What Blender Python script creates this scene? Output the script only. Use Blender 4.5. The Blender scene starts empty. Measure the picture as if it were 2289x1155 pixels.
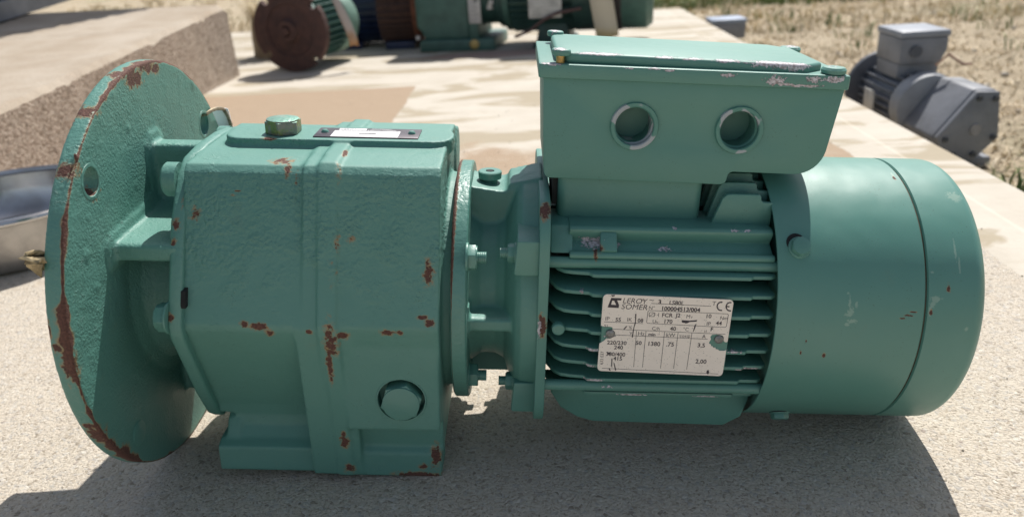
import bpy, bmesh, math, random
from mathutils import Vector, Matrix, Quaternion
random.seed(7)
PI = math.pi
SC = bpy.context.scene
COL = SC.collection

# ------------------------------------------------------------------ camera, sky, sun, exposure
cam_d = bpy.data.cameras.new('camera')
cam = bpy.data.objects.new('camera', cam_d); COL.objects.link(cam)
cF = Vector((-0.02898798, 0.92186315, -0.38642985)); cR = Vector((0.99842369, 0.00811551, -0.05553632)); cU = Vector((0.04806081, 0.3874306, 0.92064526))
cam.matrix_world = Matrix(((cR.x, cU.x, -cF.x, .236097), (cR.y, cU.y, -cF.y, -.458), (cR.z, cU.z, -cF.z, .3038455), (0, 0, 0, 1)))
cam_d.sensor_width = 36; cam_d.lens = 36 * 1789 / 2289
cam_d.clip_start = .01; cam_d.clip_end = 500
cam_d.dof.use_dof = True; cam_d.dof.focus_distance = .445; cam_d.dof.aperture_fstop = 9.5
SC.camera = cam

SUN = Vector((.27, .66, 1)).normalized()
el = math.asin(SUN.z); az = math.atan2(SUN.x, SUN.y)
w = bpy.data.worlds.new('World'); SC.world = w; w.use_nodes = True
nt = w.node_tree; nt.nodes.clear()
sky = nt.nodes.new('ShaderNodeTexSky'); sky.sky_type = 'NISHITA'; sky.sun_disc = False
sky.sun_elevation = el; sky.sun_rotation = az; sky.air_density = 1.0; sky.dust_density = 1.2
bg = nt.nodes.new('ShaderNodeBackground'); bg.inputs[1].default_value = .099
wo = nt.nodes.new('ShaderNodeOutputWorld')
hs = nt.nodes.new('ShaderNodeHueSaturation'); hs.inputs['Saturation'].default_value = .78
mu = nt.nodes.new('ShaderNodeMix'); mu.data_type = 'RGBA'; mu.blend_type = 'MULTIPLY'; mu.inputs[0].default_value = 1; mu.inputs[7].default_value = (1.06, 1.0, .93, 1)
nt.links.new(sky.outputs[0], hs.inputs['Color']); nt.links.new(hs.outputs[0], mu.inputs[6]); nt.links.new(mu.outputs[2], bg.inputs[0]); nt.links.new(bg.outputs[0], wo.inputs[0])
sd = bpy.data.lights.new('sun', 'SUN'); sd.energy = 4.7; sd.angle = math.radians(.53); sd.color = (1, .965, .91)
so = bpy.data.objects.new('sun', sd); COL.objects.link(so)
so.rotation_euler = SUN.to_track_quat('Z', 'Y').to_euler(); so.location = SUN * 5
vs = SC.view_settings; vs.view_transform = 'Standard'; vs.look = 'None'; vs.gamma = 1; vs.use_curve_mapping = False
vs.exposure = .35

# ------------------------------------------------------------------ node helpers
class N:
    def __init__(s, name):
        s.m = bpy.data.materials.new(name); s.m.use_nodes = True
        s.t = s.m.node_tree; s.t.nodes.clear()
        s.out = s.t.nodes.new('ShaderNodeOutputMaterial'); s.b = s.t.nodes.new('ShaderNodeBsdfPrincipled')
        s.t.links.new(s.b.outputs[0], s.out.inputs[0])
        s.tc = s.t.nodes.new('ShaderNodeTexCoord'); s.P = s.tc.outputs['Object']
    def link(s, a, b):
        if isinstance(a, bpy.types.NodeSocket): s.t.links.new(a, b)
        else: b.default_value = a
    def math(s, op, a, b=0, c=0, clamp=False):
        n = s.t.nodes.new('ShaderNodeMath'); n.operation = op; n.use_clamp = clamp
        for i, v in enumerate((a, b, c)): s.link(v, n.inputs[i])
        return n.outputs[0]
    def vec(s, op, a, b=(0, 0, 0)):
        n = s.t.nodes.new('ShaderNodeVectorMath'); n.operation = op
        s.link(a, n.inputs[0]); s.link(b, n.inputs[1])
        return n.outputs['Value' if op in ('LENGTH', 'DOT_PRODUCT', 'DISTANCE') else 'Vector']
    def noise(s, scale, detail=4, rough=.55, vec=None, dist=0):
        n = s.t.nodes.new('ShaderNodeTexNoise'); n.inputs['Scale'].default_value = scale
        n.inputs['Detail'].default_value = detail; n.inputs['Roughness'].default_value = rough; n.inputs['Distortion'].default_value = dist
        s.t.links.new(vec or s.P, n.inputs['Vector']); return n
    def voro(s, scale, feature='F1', vec=None):
        n = s.t.nodes.new('ShaderNodeTexVoronoi'); n.feature = feature; n.inputs['Scale'].default_value = scale
        s.t.links.new(vec or s.P, n.inputs['Vector']); return n
    def ramp(s, v, stops):
        n = s.t.nodes.new('ShaderNodeValToRGB'); s.link(v, n.inputs[0])
        e = n.color_ramp.elements
        while len(e) < len(stops): e.new(.5)
        for i, (p, c) in enumerate(stops):
            e[i].position = p; e[i].color = (c, c, c, 1) if not hasattr(c, '__len__') else (*c[:3], 1)
        return n.outputs[0]
    def step(s, v, a, b):            # smooth 0..1 as v goes a..b
        n = s.t.nodes.new('ShaderNodeMapRange'); n.interpolation_type = 'SMOOTHSTEP'
        s.link(v, n.inputs['Value']); n.inputs['From Min'].default_value = a; n.inputs['From Max'].default_value = b
        return n.outputs[0]
    def mix(s, f, a, b):
        n = s.t.nodes.new('ShaderNodeMix'); n.data_type = 'RGBA'
        s.link(f, n.inputs[0])
        for v, k in ((a, 6), (b, 7)):
            if isinstance(v, bpy.types.NodeSocket): s.t.links.new(v, n.inputs[k])
            else: n.inputs[k].default_value = (*v[:3], 1)
        return n.outputs[2]
    def mixf(s, f, a, b):
        n = s.t.nodes.new('ShaderNodeMix'); s.link(f, n.inputs[0]); s.link(a, n.inputs[2]); s.link(b, n.inputs[3]); return n.outputs[0]
    def sep(s, v=None):
        n = s.t.nodes.new('ShaderNodeSeparateXYZ'); s.t.links.new(v or s.P, n.inputs[0]); return n.outputs
    def bump(s, h, dist, strength=1, prev=None):
        n = s.t.nodes.new('ShaderNodeBump'); n.inputs['Distance'].default_value = dist; s.link(strength, n.inputs['Strength'])
        s.link(h, n.inputs['Height'])
        if prev is not None: s.t.links.new(prev, n.inputs['Normal'])
        return n.outputs[0]
    def set(s, **k):
        for a, v in k.items(): s.link(v if not (isinstance(v, tuple) and len(v) == 3) else (*v, 1), s.b.inputs[a.replace('_', ' ')])
        return s.m

GREEN = (.088, .240, .198)
RUST1 = (.080, .032, .023); RUST2 = (.36, .17, .055); ALU = (.62, .59, .63)

def spots_dist(n, spots, amp=.75, sc=330):
    """min over spots of the normalised distance, edges roughened by noise (object space, metres)"""
    nz = n.noise(sc, 5, .65)
    off = n.vec('SCALE', n.vec('SUBTRACT', nz.outputs['Color'], (.5, .5, .5)))
    off.node.inputs['Scale'].default_value = amp * 4
    best = None
    for (x, y, z, rx, rz) in spots:
        ry = max(4.5, min(rx, rz) * 1.6) * .001; rx *= .001; rz *= .001
        d = n.vec('SUBTRACT', n.P, (x * .001, y * .001, z * .001))
        d = n.vec('MULTIPLY', d, (1 / rx, 1 / ry, 1 / rz))
        d = n.vec('LENGTH', n.vec('ADD', d, off))
        best = d if best is None else n.math('MINIMUM', best, d)
    return best

def paint(name, rust=(), chips=(), cast=.5, cast_scale=230, edge=None, dirt=.35, gloss=.46, scratches=False, mask_fn=None, fine=.2, zfade=None, scuffs=(), rim=.75, wave=.5, pits=0):
    n = N(name)
    big = n.noise(14, 4).outputs[0]; mid = n.noise(90, 4).outputs[0]
    col = n.mix(n.step(big, .3, .75), GREEN, tuple(c * k for c, k in zip(GREEN, (1.15, 1.06, 1.07))))
    col = n.mix(n.math('MULTIPLY', n.step(mid, .52, .78), dirt * .5), col, (.10, .22, .165))
    dn = n.step(n.noise(48, 6, .7).outputs[0], .6, .78)
    col = n.mix(n.math('MULTIPLY', dn, dirt * .55), col, (.16, .19, .13))
    # pin-prick dirt in the paint
    v = n.voro(520); pin = n.math('MULTIPLY', n.math('LESS_THAN', v.outputs['Distance'], .16), n.step(n.noise(60, 2).outputs[0], .5, .7))
    col = n.mix(n.math('MULTIPLY', pin, .45), col, (.03, .06, .045))
    rough = n.mixf(n.noise(70, 3).outputs[0], gloss - .08, gloss + .14)
    h = n.noise(cast_scale, 2.5, .5).outputs[0]
    h2 = n.noise(1500, 2).outputs[0]
    lump = n.noise(60, 2).outputs[0]
    cs = n.math('MULTIPLY', h, n.mixf(n.step(lump, .35, .65), .45, 1.0))
    if zfade:
        cs = n.math('MULTIPLY', cs, n.mixf(n.step(n.math('ADD', n.sep()[2], n.math('MULTIPLY', n.math('SUBTRACT', lump, .5), .05)), zfade[0], zfade[1]), .16, 1.0))
        nup = n.sep(n.t.nodes.new('ShaderNodeNewGeometry').outputs['Normal'])[2]; cs = n.math('MULTIPLY', cs, n.mixf(n.step(nup, .45, .8), 1.0, .10))
    nrm = n.bump(cs, .0011 * cast, 1.0)
    nrm = n.bump(h2, .00012 * fine * 5, .6, nrm)
    nrm = n.bump(n.noise(26, 2, .5).outputs[0], .0012 * wave, 1, nrm)
    if pits:
        cl = n.step(n.noise(34, 3, .6).outputs[0], .50, .66)
        pv = n.noise(210, 4, .65, dist=.4).outputs[0]
        ph = n.math('MULTIPLY', cl, n.math('SUBTRACT', n.step(pv, .56, .66), n.math('MULTIPLY', n.step(pv, .34, .42), 1.0)))
        nrm = n.bump(ph, .00045 * pits, 1, nrm)
    wear = None
    if scratches:
        st = n.vec('MULTIPLY', n.P, (1, 1, .12)); 
        vv = n.noise(260, 3, .5, st).outputs[0]
        sm = n.math('MULTIPLY', n.step(vv, .735, .76), n.step(n.noise(22, 2).outputs[0], .5, .62))
        col = n.mix(n.math('MULTIPLY', sm, .6), col, (.22, .38, .30))
    if scuffs:
        d4 = spots_dist(n, scuffs, .8, 700)
        col = n.mix(n.math('MULTIPLY', n.math('SUBTRACT', 1.0, n.step(d4, .7, 1.15)), .55), col, (.30, .42, .34))
    if mask_fn:
        d = mask_fn(n)
    else: d = None
    if rust:
        d2 = spots_dist(n, rust); d = d2 if d is None else n.math('MINIMUM', d, d2)
    if d is not None:
        rn = n.noise(900, 4).outputs[0]
        rc = n.mix(n.step(rn, .35, .65), RUST1, (.130, .056, .038))
        halo = n.math('SUBTRACT', 1.0, n.step(d, .95, 1.75)); core = n.math('SUBTRACT', 1.0, n.step(d, .92, 1.02))
        col = n.mix(n.math('MULTIPLY', halo, n.math('MULTIPLY', n.step(n.noise(300, 3).outputs[0], .35, .65), .75)), col, RUST2)
        rimm = n.math('MULTIPLY', n.math('SUBTRACT', 1.0, n.step(d, 1.0, 1.28)), rim)
        col = n.mix(rimm, col, n.mix(n.step(rn, .4, .6), (.30, .19, .075), (.20, .10, .045)))
        col = n.mix(core, col, rc)
        rough = n.mixf(core, rough, .85)
        nrm = n.bump(n.math('MULTIPLY', core, n.math('SUBTRACT', n.math('MULTIPLY', rn, .6), 1.0)), .0005, 1, nrm)
    if chips:
        d3 = spots_dist(n, chips, .9, 520)
        core = n.math('SUBTRACT', 1.0, n.step(d3, .9, 1.05))
        col = n.mix(core, col, n.mix(n.step(n.noise(700, 3).outputs[0], .35, .7), ALU, (.30, .25, .25)))
        rough = n.mixf(core, rough, .55)
        nrm = n.bump(n.math('SUBTRACT', 1.0, core), .0003, 1, nrm)
    n.set(Base_Color=col, Roughness=rough, Normal=nrm, Specular_IOR_Level=.62)
    return n.m

def plain(name, col, rough=.5, metal=0, var=.25, scale=60, bump=.0, bscale=300, col2=None):
    n = N(name)
    c2 = col2 or tuple(c * (1 - var) for c in col)
    c = n.mix(n.step(n.noise(scale, 5, .6).outputs[0], .35, .68), col, c2)
    k = dict(Base_Color=c, Roughness=n.mixf(n.noise(scale * 2, 3).outputs[0], rough - .07, min(1, rough + .1)), Metallic=metal)
    if bump: k['Normal'] = n.bump(n.noise(bscale, 4).outputs[0], bump)
    return n.set(**k)

# ------------------------------------------------------------------ mesh helpers (unit mm -> metres through K)
K = .001
def BM(): return bmesh.new()
def box(bm, x0, x1, y0, y1, z0, z1, k=K):
    vs_ = [bm.verts.new((x * k, y * k, z * k)) for x in (x0, x1) for y in (y0, y1) for z in (z0, z1)]
    for f in ((0, 1, 3, 2), (4, 6, 7, 5), (0, 4, 5, 1), (2, 3, 7, 6), (0, 2, 6, 4), (1, 5, 7, 3)): bm.faces.new([vs_[i] for i in f])
    return vs_
def prism(bm, poly, a0, a1, ax=0, k=K):
    """poly: 2D points in the two other axes (in x,y,z order), extruded a0..a1 along ax"""
    def P(p, a):
        if ax == 0: q = (a, p[0], p[1])
        elif ax == 1: q = (p[0], a, p[1])
        else: q = (p[0], p[1], a)
        return bm.verts.new([c * k for c in q])
    A = [P(p, a0) for p in poly]; B = [P(p, a1) for p in poly]; n = len(poly)
    fs = [bm.faces.new(A), bm.faces.new(B[::-1])]
    for i in range(n): fs.append(bm.faces.new([A[i], B[i], B[(i + 1) % n], A[(i + 1) % n]]))
    return A + B
def rev(bm, prof, cy=0, cz=0, seg=64, ax=0, cx=0, k=K):
    """revolve (a, r) profile about the axis ax through the given centre"""
    rings = []
    for a, r in prof:
        if r < 1e-6: ring = [None]
        else: ring = [2 * PI * i / seg for i in range(seg)]
        row = []
        for t in ring:
            u, v = (0, 0) if t is None else (r * math.cos(t), r * math.sin(t))
            q = (a + cx, u + cy, v + cz) if ax == 0 else (u + cx, a + cy, v + cz) if ax == 1 else (u + cx, v + cy, a + cz)
            row.append(bm.verts.new([c * k for c in q]))
        rings.append(row)
    for A, B in zip(rings, rings[1:]):
        if len(A) == 1 and len(B) == 1: continue
        for i in range(seg):
            j = (i + 1) % seg
            if len(A) == 1: bm.faces.new((A[0], B[j], B[i]))
            elif len(B) == 1: bm.faces.new((A[i], A[j], B[0]))
            else: bm.faces.new((A[i], A[j], B[j], B[i]))
    for row in (rings[0], rings[-1]):
        if len(row) > 1:
            try: bm.faces.new(row)
            except ValueError: pass
def ngon(r, n, rot=0, cx=0, cy=0): return [(cx + r * math.cos(rot + 2 * PI * i / n), cy + r * math.sin(rot + 2 * PI * i / n)) for i in range(n)]
def rrect(x0, x1, y0, y1, r, seg=5):
    o = []
    for cx, cy, a in ((x1 - r, y1 - r, 0), (x0 + r, y1 - r, 90), (x0 + r, y0 + r, 180), (x1 - r, y0 + r, 270)):
        for i in range(seg + 1):
            t = math.radians(a + 90 * i / seg); o.append((cx + r * math.cos(t), cy + r * math.sin(t)))
    return o
def fix(bm): bmesh.ops.recalc_face_normals(bm, faces=bm.faces)
def finish(me, m, ang=32):
    if m: me.materials.append(m)
    for p in me.polygons: p.use_smooth = True
    me.set_sharp_from_angle(angle=math.radians(ang))
def mods(o, bevel=0, remesh=0, smooth=0, sub=0, seg=2, cut=None, cut_first=True):
    """apply modifiers by evaluation (no operators)"""
    if cut:
        c = bpy.data.objects.new('cutter', cut); COL.objects.link(c); c.parent = o.parent; c.matrix_basis = o.matrix_basis.copy()
        md = o.modifiers.new('b', 'BOOLEAN'); md.operation = 'DIFFERENCE'; md.object = c; md.solver = 'EXACT'
    if remesh:
        md = o.modifiers.new('r', 'REMESH'); md.mode = 'VOXEL'; md.voxel_size = remesh * K
    if smooth:
        md = o.modifiers.new('s', 'SMOOTH'); md.iterations = smooth; md.factor = .5
    if bevel:
        md = o.modifiers.new('v', 'BEVEL'); md.width = bevel * K; md.segments = seg; md.limit_method = 'ANGLE'; md.angle_limit = math.radians(35)
    if sub:
        md = o.modifiers.new('u', 'SUBSURF'); md.levels = sub
    bpy.context.view_layer.update()
    dg = bpy.context.evaluated_depsgraph_get()
    me = bpy.data.meshes.new_from_object(o.evaluated_get(dg))
    old = o.data; o.modifiers.clear(); o.data = me; me.name = old.name
    bpy.data.meshes.remove(old)
    if cut: bpy.data.objects.remove(c); bpy.data.meshes.remove(cut)
    return o
def mesh_of(bm, name='cut'):
    fix(bm); me = bpy.data.meshes.new(name); bm.to_mesh(me); bm.free(); return me
def obj(name, bm, m, parent=None, loc=None, bevel=0, ang=32, **kw):
    fix(bm); me = bpy.data.meshes.new(name); bm.to_mesh(me); bm.free()
    o = bpy.data.objects.new(name, me); COL.objects.link(o)
    if bevel or kw: mods(o, bevel=bevel, **kw)
    o.data.materials.clear(); finish(o.data, m, ang if not kw.get('remesh') else 60)
    if parent is not None: o.parent = parent
    if loc is not None: o.location = loc
    return o
def same(src, parent, loc=None, rot=None, name=None):
    o = src.copy(); COL.objects.link(o); o.parent = parent
    if loc is not None: o.location = loc
    if rot is not None: o.rotation_euler = rot
    return o
def tag(o, label, cat, group=None, kind=None):
    if label: o['label'] = label
    if cat: o['category'] = cat
    if group: o['group'] = group
    if kind: o['kind'] = kind
    return o
def thing(name, label, cat, loc=(0, 0, 0), rot=(0, 0, 0), group=None):
    o = bpy.data.objects.new(name, None); COL.objects.link(o); o.location = loc; o.rotation_euler = rot; o.empty_display_size = .05
    return tag(o, label, cat, group)
def tube(bm, pts, r, seg=8, k=1.0, cap=True):
    pts = [Vector(p) * k for p in pts]; rings = []
    up = Vector((.13, .31, .94))
    for i, p in enumerate(pts):
        d = (pts[min(i + 1, len(pts) - 1)] - pts[max(i - 1, 0)]).normalized()
        u = d.cross(up).normalized(); v = d.cross(u)
        rr = (r[i] if hasattr(r, '__len__') else r) * k
        rings.append([bm.verts.new(p + (u * math.cos(2 * PI * j / seg) + v * math.sin(2 * PI * j / seg)) * rr) for j in range(seg)])
    for A, B in zip(rings, rings[1:]):
        for j in range(seg): bm.faces.new((A[j], A[(j + 1) % seg], B[(j + 1) % seg], B[j]))
    if cap: bm.faces.new(rings[0]); bm.faces.new(rings[-1])
def text_mesh(bm, s, size, M, shear=0, bold=0):
    c = bpy.data.curves.new('t', 'FONT'); c.body = s; c.size = size; c.shear = shear; c.offset = bold; c.resolution_u = 3
    o = bpy.data.objects.new('t', c); COL.objects.link(o); bpy.context.view_layer.update()
    me = bpy.data.meshes.new_from_object(o.evaluated_get(bpy.context.evaluated_depsgraph_get()))
    me.transform(M); bm.from_mesh(me)
    bpy.data.objects.remove(o); bpy.data.curves.remove(c); bpy.data.meshes.remove(me)

# ------------------------------------------------------------------ GROUND: concrete slab, kerb block, dry grass field
def concrete_mat():
    n = N('weathered_concrete')
    x, y, z = n.sep()
    wob = n.noise(9, 5, .6).outputs[0]; wob2 = n.noise(3.2, 4, .6).outputs[0]
    # worn area (cement skin gone, aggregate exposed) : 1 = rough
    yy = n.math('ADD', y, n.math('MULTIPLY', n.math('SUBTRACT', wob, .5), .34))
    near = n.math('SUBTRACT', 1.0, n.step(yy, .62, .70))
    patch = n.math('MULTIPLY', n.math('LESS_THAN', x, n.math('ADD', .004, n.math('MULTIPLY', n.math('SUBTRACT', wob, .5), .02))), n.math('LESS_THAN', y, n.math('ADD', 1.222, n.math('MULTIPLY', n.math('SUBTRACT', wob, .5), .03))))
    rough = n.math('MAXIMUM', near, patch)
    rough = n.math('MULTIPLY', rough, n.math('LESS_THAN', x, n.math('ADD', .652, n.math('MULTIPLY', n.math('SUBTRACT', wob, .5), .03))))
    # aggregate grains
    warp = n.vec('ADD', n.P, n.vec('SCALE', n.noise(120, 2).outputs['Color'])); warp.node.inputs[1].links[0].from_node.inputs['Scale'].default_value = .006
    v1 = n.voro(470, vec=warp); v2 = n.voro(900, vec=warp)
    g = n.sep(v1.outputs['Color']); g2 = n.sep(v2.outputs['Color'])
    grain = n.ramp(g[0], [(0, (.25, .21, .16)), (.16, (.455, .395, .315)), (.45, (.52, .46, .375)), (.7, (.40, .37, .33)), (.86, (.60, .55, .47)), (1, (.30, .25, .21))])
    fineg = n.ramp(g2[1], [(0, (.33, .275, .21)), (.3, (.49, .43, .35)), (1, (.55, .49, .405))])
    sel = n.step(n.noise(160, 3).outputs[0], .47, .55)
    agg = n.mix(sel, fineg, grain)
    pit = n.step(n.noise(520, 4, .7).outputs[0], .60, .68)
    agg = n.mix(n.math('MULTIPLY', pit, .62), agg, (.24, .19, .145))
    agg = n.mix(n.math('MULTIPLY', n.step(n.noise(26, 5, .7).outputs[0], .5, .75), .35), agg, (.42, .33, .235))
    agg = n.mix(n.math('MULTIPLY', n.step(yy, .38, .60), .88), agg, (.345, .245, .158))
    # smooth cement skin
    skin = n.mix(n.step(n.noise(11, 6, .62).outputs[0], .3, .72), (.52, .475, .405), (.46, .415, .345))
    skin = n.mix(n.math('MULTIPLY', n.step(n.noise(420, 3).outputs[0], .45, .8), .25), skin, (.40, .34, .27))
    # tan water stains, long in x
    st = n.vec('MULTIPLY', n.P, (1.3, 4.2, 1)); sn = n.noise(2.6, 5, .55, st, .8).outputs[0]
    stain = n.math('MULTIPLY', n.step(sn, .51, .57), n.math('SUBTRACT', 1.0, n.step(sn, .76, .95)))
    skin = n.mix(n.math('MULTIPLY', stain, .9), skin, (.335, .28, .195))
    col = n.mix(rough, skin, agg)
    # formed joint lines of the edge strip
    jl = n.math('LESS_THAN', n.math('ABSOLUTE', n.math('SUBTRACT', x, .712)), .0022)
    col = n.mix(n.math('MULTIPLY', jl, .35), col, (.66, .60, .5))
    # red oil stain under the large motor
    dd = n.vec('LENGTH', n.vec('MULTIPLY', n.vec('SUBTRACT', n.P, (.20, 1.60, 0)), (4.2, 17, 1)))
    oil = n.math('SUBTRACT', 1.0, n.step(n.math('ADD', dd, n.math('MULTIPLY', wob, .8)), 1.1, 1.5))
    col = n.mix(n.math('MULTIPLY', oil, .6), col, (.26, .12, .10))
    hgt = n.math('ADD', n.math('MULTIPLY', n.math('SUBTRACT', 1, v1.outputs['Distance']), .8), n.math('MULTIPLY', n.noise(520, 4, .7).outputs[0], .9))
    hgt = n.math('SUBTRACT', hgt, n.math('MULTIPLY', pit, .8))
    hh = n.mixf(rough, n.math('MULTIPLY', n.noise(300, 4).outputs[0], .25), hgt)
    nrm = n.bump(hh, .0010, .9)
    nrm = n.bump(n.noise(18, 3).outputs[0], .004, .5, nrm)
    return n.set(Base_Color=col, Roughness=.88, Normal=nrm)
M_CONC = concrete_mat()

def slab():
    bm = BM()
    box(bm, -3.6, .780, -2.2, 2.44, -.16, 0, 1)
    # wear the edge that shows: subdivide and jitter it
    o = obj('concrete_slab', bm, M_CONC)
    md = o.modifiers.new('v', 'BEVEL'); md.width = .006; md.segments = 2
    tag(o, 'pale weathered concrete slab with worn rough patches and stains', 'slab', kind='structure')
    return o
slab()

def dry_ground_mat():
    n = N('dry_earth')
    a = n.noise(5, 6, .65).outputs[0]
    c = n.mix(n.step(a, .35, .65), (.52, .43, .30), (.44, .355, .24))
    c = n.mix(n.step(n.noise(46, 5, .7).outputs[0], .5, .7), c, (.60, .50, .36))
    c = n.mix(n.math('MULTIPLY', n.step(n.noise(1.6, 4).outputs[0], .55, .7), .45), c, (.16, .19, .07))
    return n.set(Base_Color=c, Roughness=.95, Normal=n.bump(n.noise(60, 6, .7).outputs[0], .02))
bm = BM()
for q in [[(-60, -12), (60, -12), (60, 140), (-60, 140)]]: bm.faces.new([bm.verts.new((x, y, -.11)) for x, y in q])
tag(obj('ground', bm, dry_ground_mat()), 'dry straw coloured earth beyond the slab', 'ground', kind='structure')

def grass_blades(name, n_tuft, region, cols, hmin, hmax, spread, label, seed, lean=.6, per=9, gate=None):
    rnd = random.Random(seed); V = []; F = []; MI = []
    x0, x1, y0, y1 = region
    done = 0
    while done < n_tuft:
        # denser near the camera
        t = rnd.random() ** 1.6
        y = y0 + (y1 - y0) * t; x = x0 + (x1 - x0) * rnd.random()
        if gate and not gate(x, y, rnd): continue
        done += 1
        mi = rnd.randrange(len(cols))
        for b in range(per):
            a = rnd.uniform(0, 2 * PI); h = rnd.uniform(hmin, hmax); r = rnd.uniform(0, spread)
            bx = x + r * math.cos(a); by = y + r * math.sin(a); d = rnd.uniform(.1, 1) * lean * h; a2 = rnd.uniform(0, 2 * PI)
            wx, wy = .0016 * math.sin(a2 + 1.3) * (1 + y * .25), .0016 * math.cos(a2 + 1.3) * (1 + y * .25)
            i = len(V)
            V += [(bx - wx, by - wy, -.112), (bx + wx, by + wy, -.112), (bx + .5 * d * math.cos(a2) + wx * .8, by + .5 * d * math.sin(a2) + wy * .8, -.11 + h * .65),
                  (bx + .5 * d * math.cos(a2) - wx * .8, by + .5 * d * math.sin(a2) - wy * .8, -.11 + h * .65), (bx + d * 1.5 * math.cos(a2), by + d * 1.5 * math.sin(a2), -.11 + h * rnd.uniform(.7, 1))]
            F += [(i, i + 1, i + 2, i + 3), (i + 3, i + 2, i + 4)]; MI += [mi, mi]
    me = bpy.data.meshes.new(name); me.from_pydata(V, [], F)
    for j, c in enumerate(cols): me.materials.append(plain(name + '_blade', c, .8, 0, .35, 9))
    me.polygons.foreach_set('material_index', MI)
    o = bpy.data.objects.new(name, me); COL.objects.link(o)
    return tag(o, label, 'grass', kind='stuff')
def out_of_slab(x, y, r): return x > .80 or y > 2.47
grass_blades('dry_grass', 6500, (.80, 3.6, .25, 5.5), [(.74, .62, .43), (.70, .57, .39), (.78, .67, .49), (.62, .50, .33)], .005, .017, .07, 'short dry straw coloured grass covering the field beside the slab', 3, 3.2)
grass_blades('dry_far_grass', 2600, (-3, 6, 2.5, 9), [(.72, .60, .40), (.64, .52, .32), (.78, .68, .48)], .015, .05, .06, 'dry grass covering the field past the far end of the slab', 5, 1.2)
def green_gate(x, y, r):
    if r.random() < .35 and y < 3: return False
    if not out_of_slab(x, y, r): return False
    near = math.exp(-((x - 1.02) / .10) ** 2 - ((y - .60) / .15) ** 2) * .7
    far = (1 if y > 3.3 else .02) * (.55 + .45 * math.sin(x * 2.3 + 1.1) * math.sin(y * 1.7))
    return r.random() < max(near, far)
grass_blades('green_grass', 4600, (.80, 4.2, .3, 6.5), [(.13, .20, .05), (.20, .26, .08), (.09, .15, .04), (.30, .30, .12)], .02, .065, .05, 'green grass tufts growing among the dry grass', 11, .9, gate=green_gate)

# small stones in the dry field
M_STONE = plain('field_stone', (.52, .47, .40), .9, 0, .4, 40, .001)
def pebbles():
    rnd = random.Random(4); bm = BM()
    for i in range(160):
        y = .5 + 4.2 * rnd.random() ** 1.3; x = .86 + (1.2 + y * .5) * rnd.random(); s = rnd.uniform(.004, .014)
        M = Matrix.Translation((x, y, -.105)) @ Matrix.Rotation(rnd.uniform(0, 6), 4, 'Z') @ Matrix.Diagonal((s * rnd.uniform(.8, 1.6), s, s * .6, 1))
        bmesh.ops.create_icosphere(bm, subdivisions=1, radius=1, matrix=M)
    o = obj('field_gravel', bm, M_STONE, ang=60); tag(o, 'pale pebbles scattered over the dry field', 'gravel', kind='stuff')
pebbles()

def grit():
    rnd = random.Random(8); bm = BM()
    for i in range(420):
        x = rnd.uniform(-.5, .72); y = rnd.uniform(-.32, 1.1); s_ = rnd.uniform(.0005, .0013)
        M = Matrix.Translation((x, y, s_ * .35)) @ Matrix.Rotation(rnd.uniform(0, 6), 4, 'Z') @ Matrix.Diagonal((s_ * rnd.uniform(.8, 1.7), s_, s_ * .7, 1))
        bmesh.ops.create_icosphere(bm, subdivisions=1, radius=1, matrix=M)
    o = obj('slab_grit', bm, plain('grit_stone', (.46, .40, .32), .9, 0, .6, 300), ang=60); tag(o, 'loose grit scattered on the concrete slab', 'grit', kind='stuff')
grit()
# raised concrete block on the left
def block_mat():
    n = N('block_concrete')
    g = n.t.nodes.new('ShaderNodeNewGeometry'); nz = n.sep(g.outputs['Normal'])[2]
    top = n.step(nz, .5, .8)
    c1 = n.mix(n.step(n.noise(7, 6, .65).outputs[0], .32, .7), (.43, .37, .30), (.33, .265, .195))
    c1 = n.mix(n.math('MULTIPLY', n.step(n.noise(260, 4).outputs[0], .5, .75), .35), c1, (.36, .28, .2))
    v = n.voro(210); gr = n.sep(v.outputs['Color'])[0]
    c2 = n.ramp(gr, [(0, (.24, .18, .13)), (.3, (.42, .33, .26)), (.7, (.50, .41, .33)), (1, (.33, .26, .205))])
    c2 = n.mix(n.math('MULTIPLY', n.step(n.noise(150, 5, .7).outputs[0], .52, .62), .6), c2, (.17, .13, .095))
    nrm = n.bump(n.math('ADD', n.noise(190, 5, .7).outputs[0], n.math('MULTIPLY', v.outputs['Distance'], -.7)), .004, n.mixf(top, 1.0, .25))
    return n.set(Base_Color=n.mix(top, c2, c1), Roughness=.93, Normal=nrm)
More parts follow.
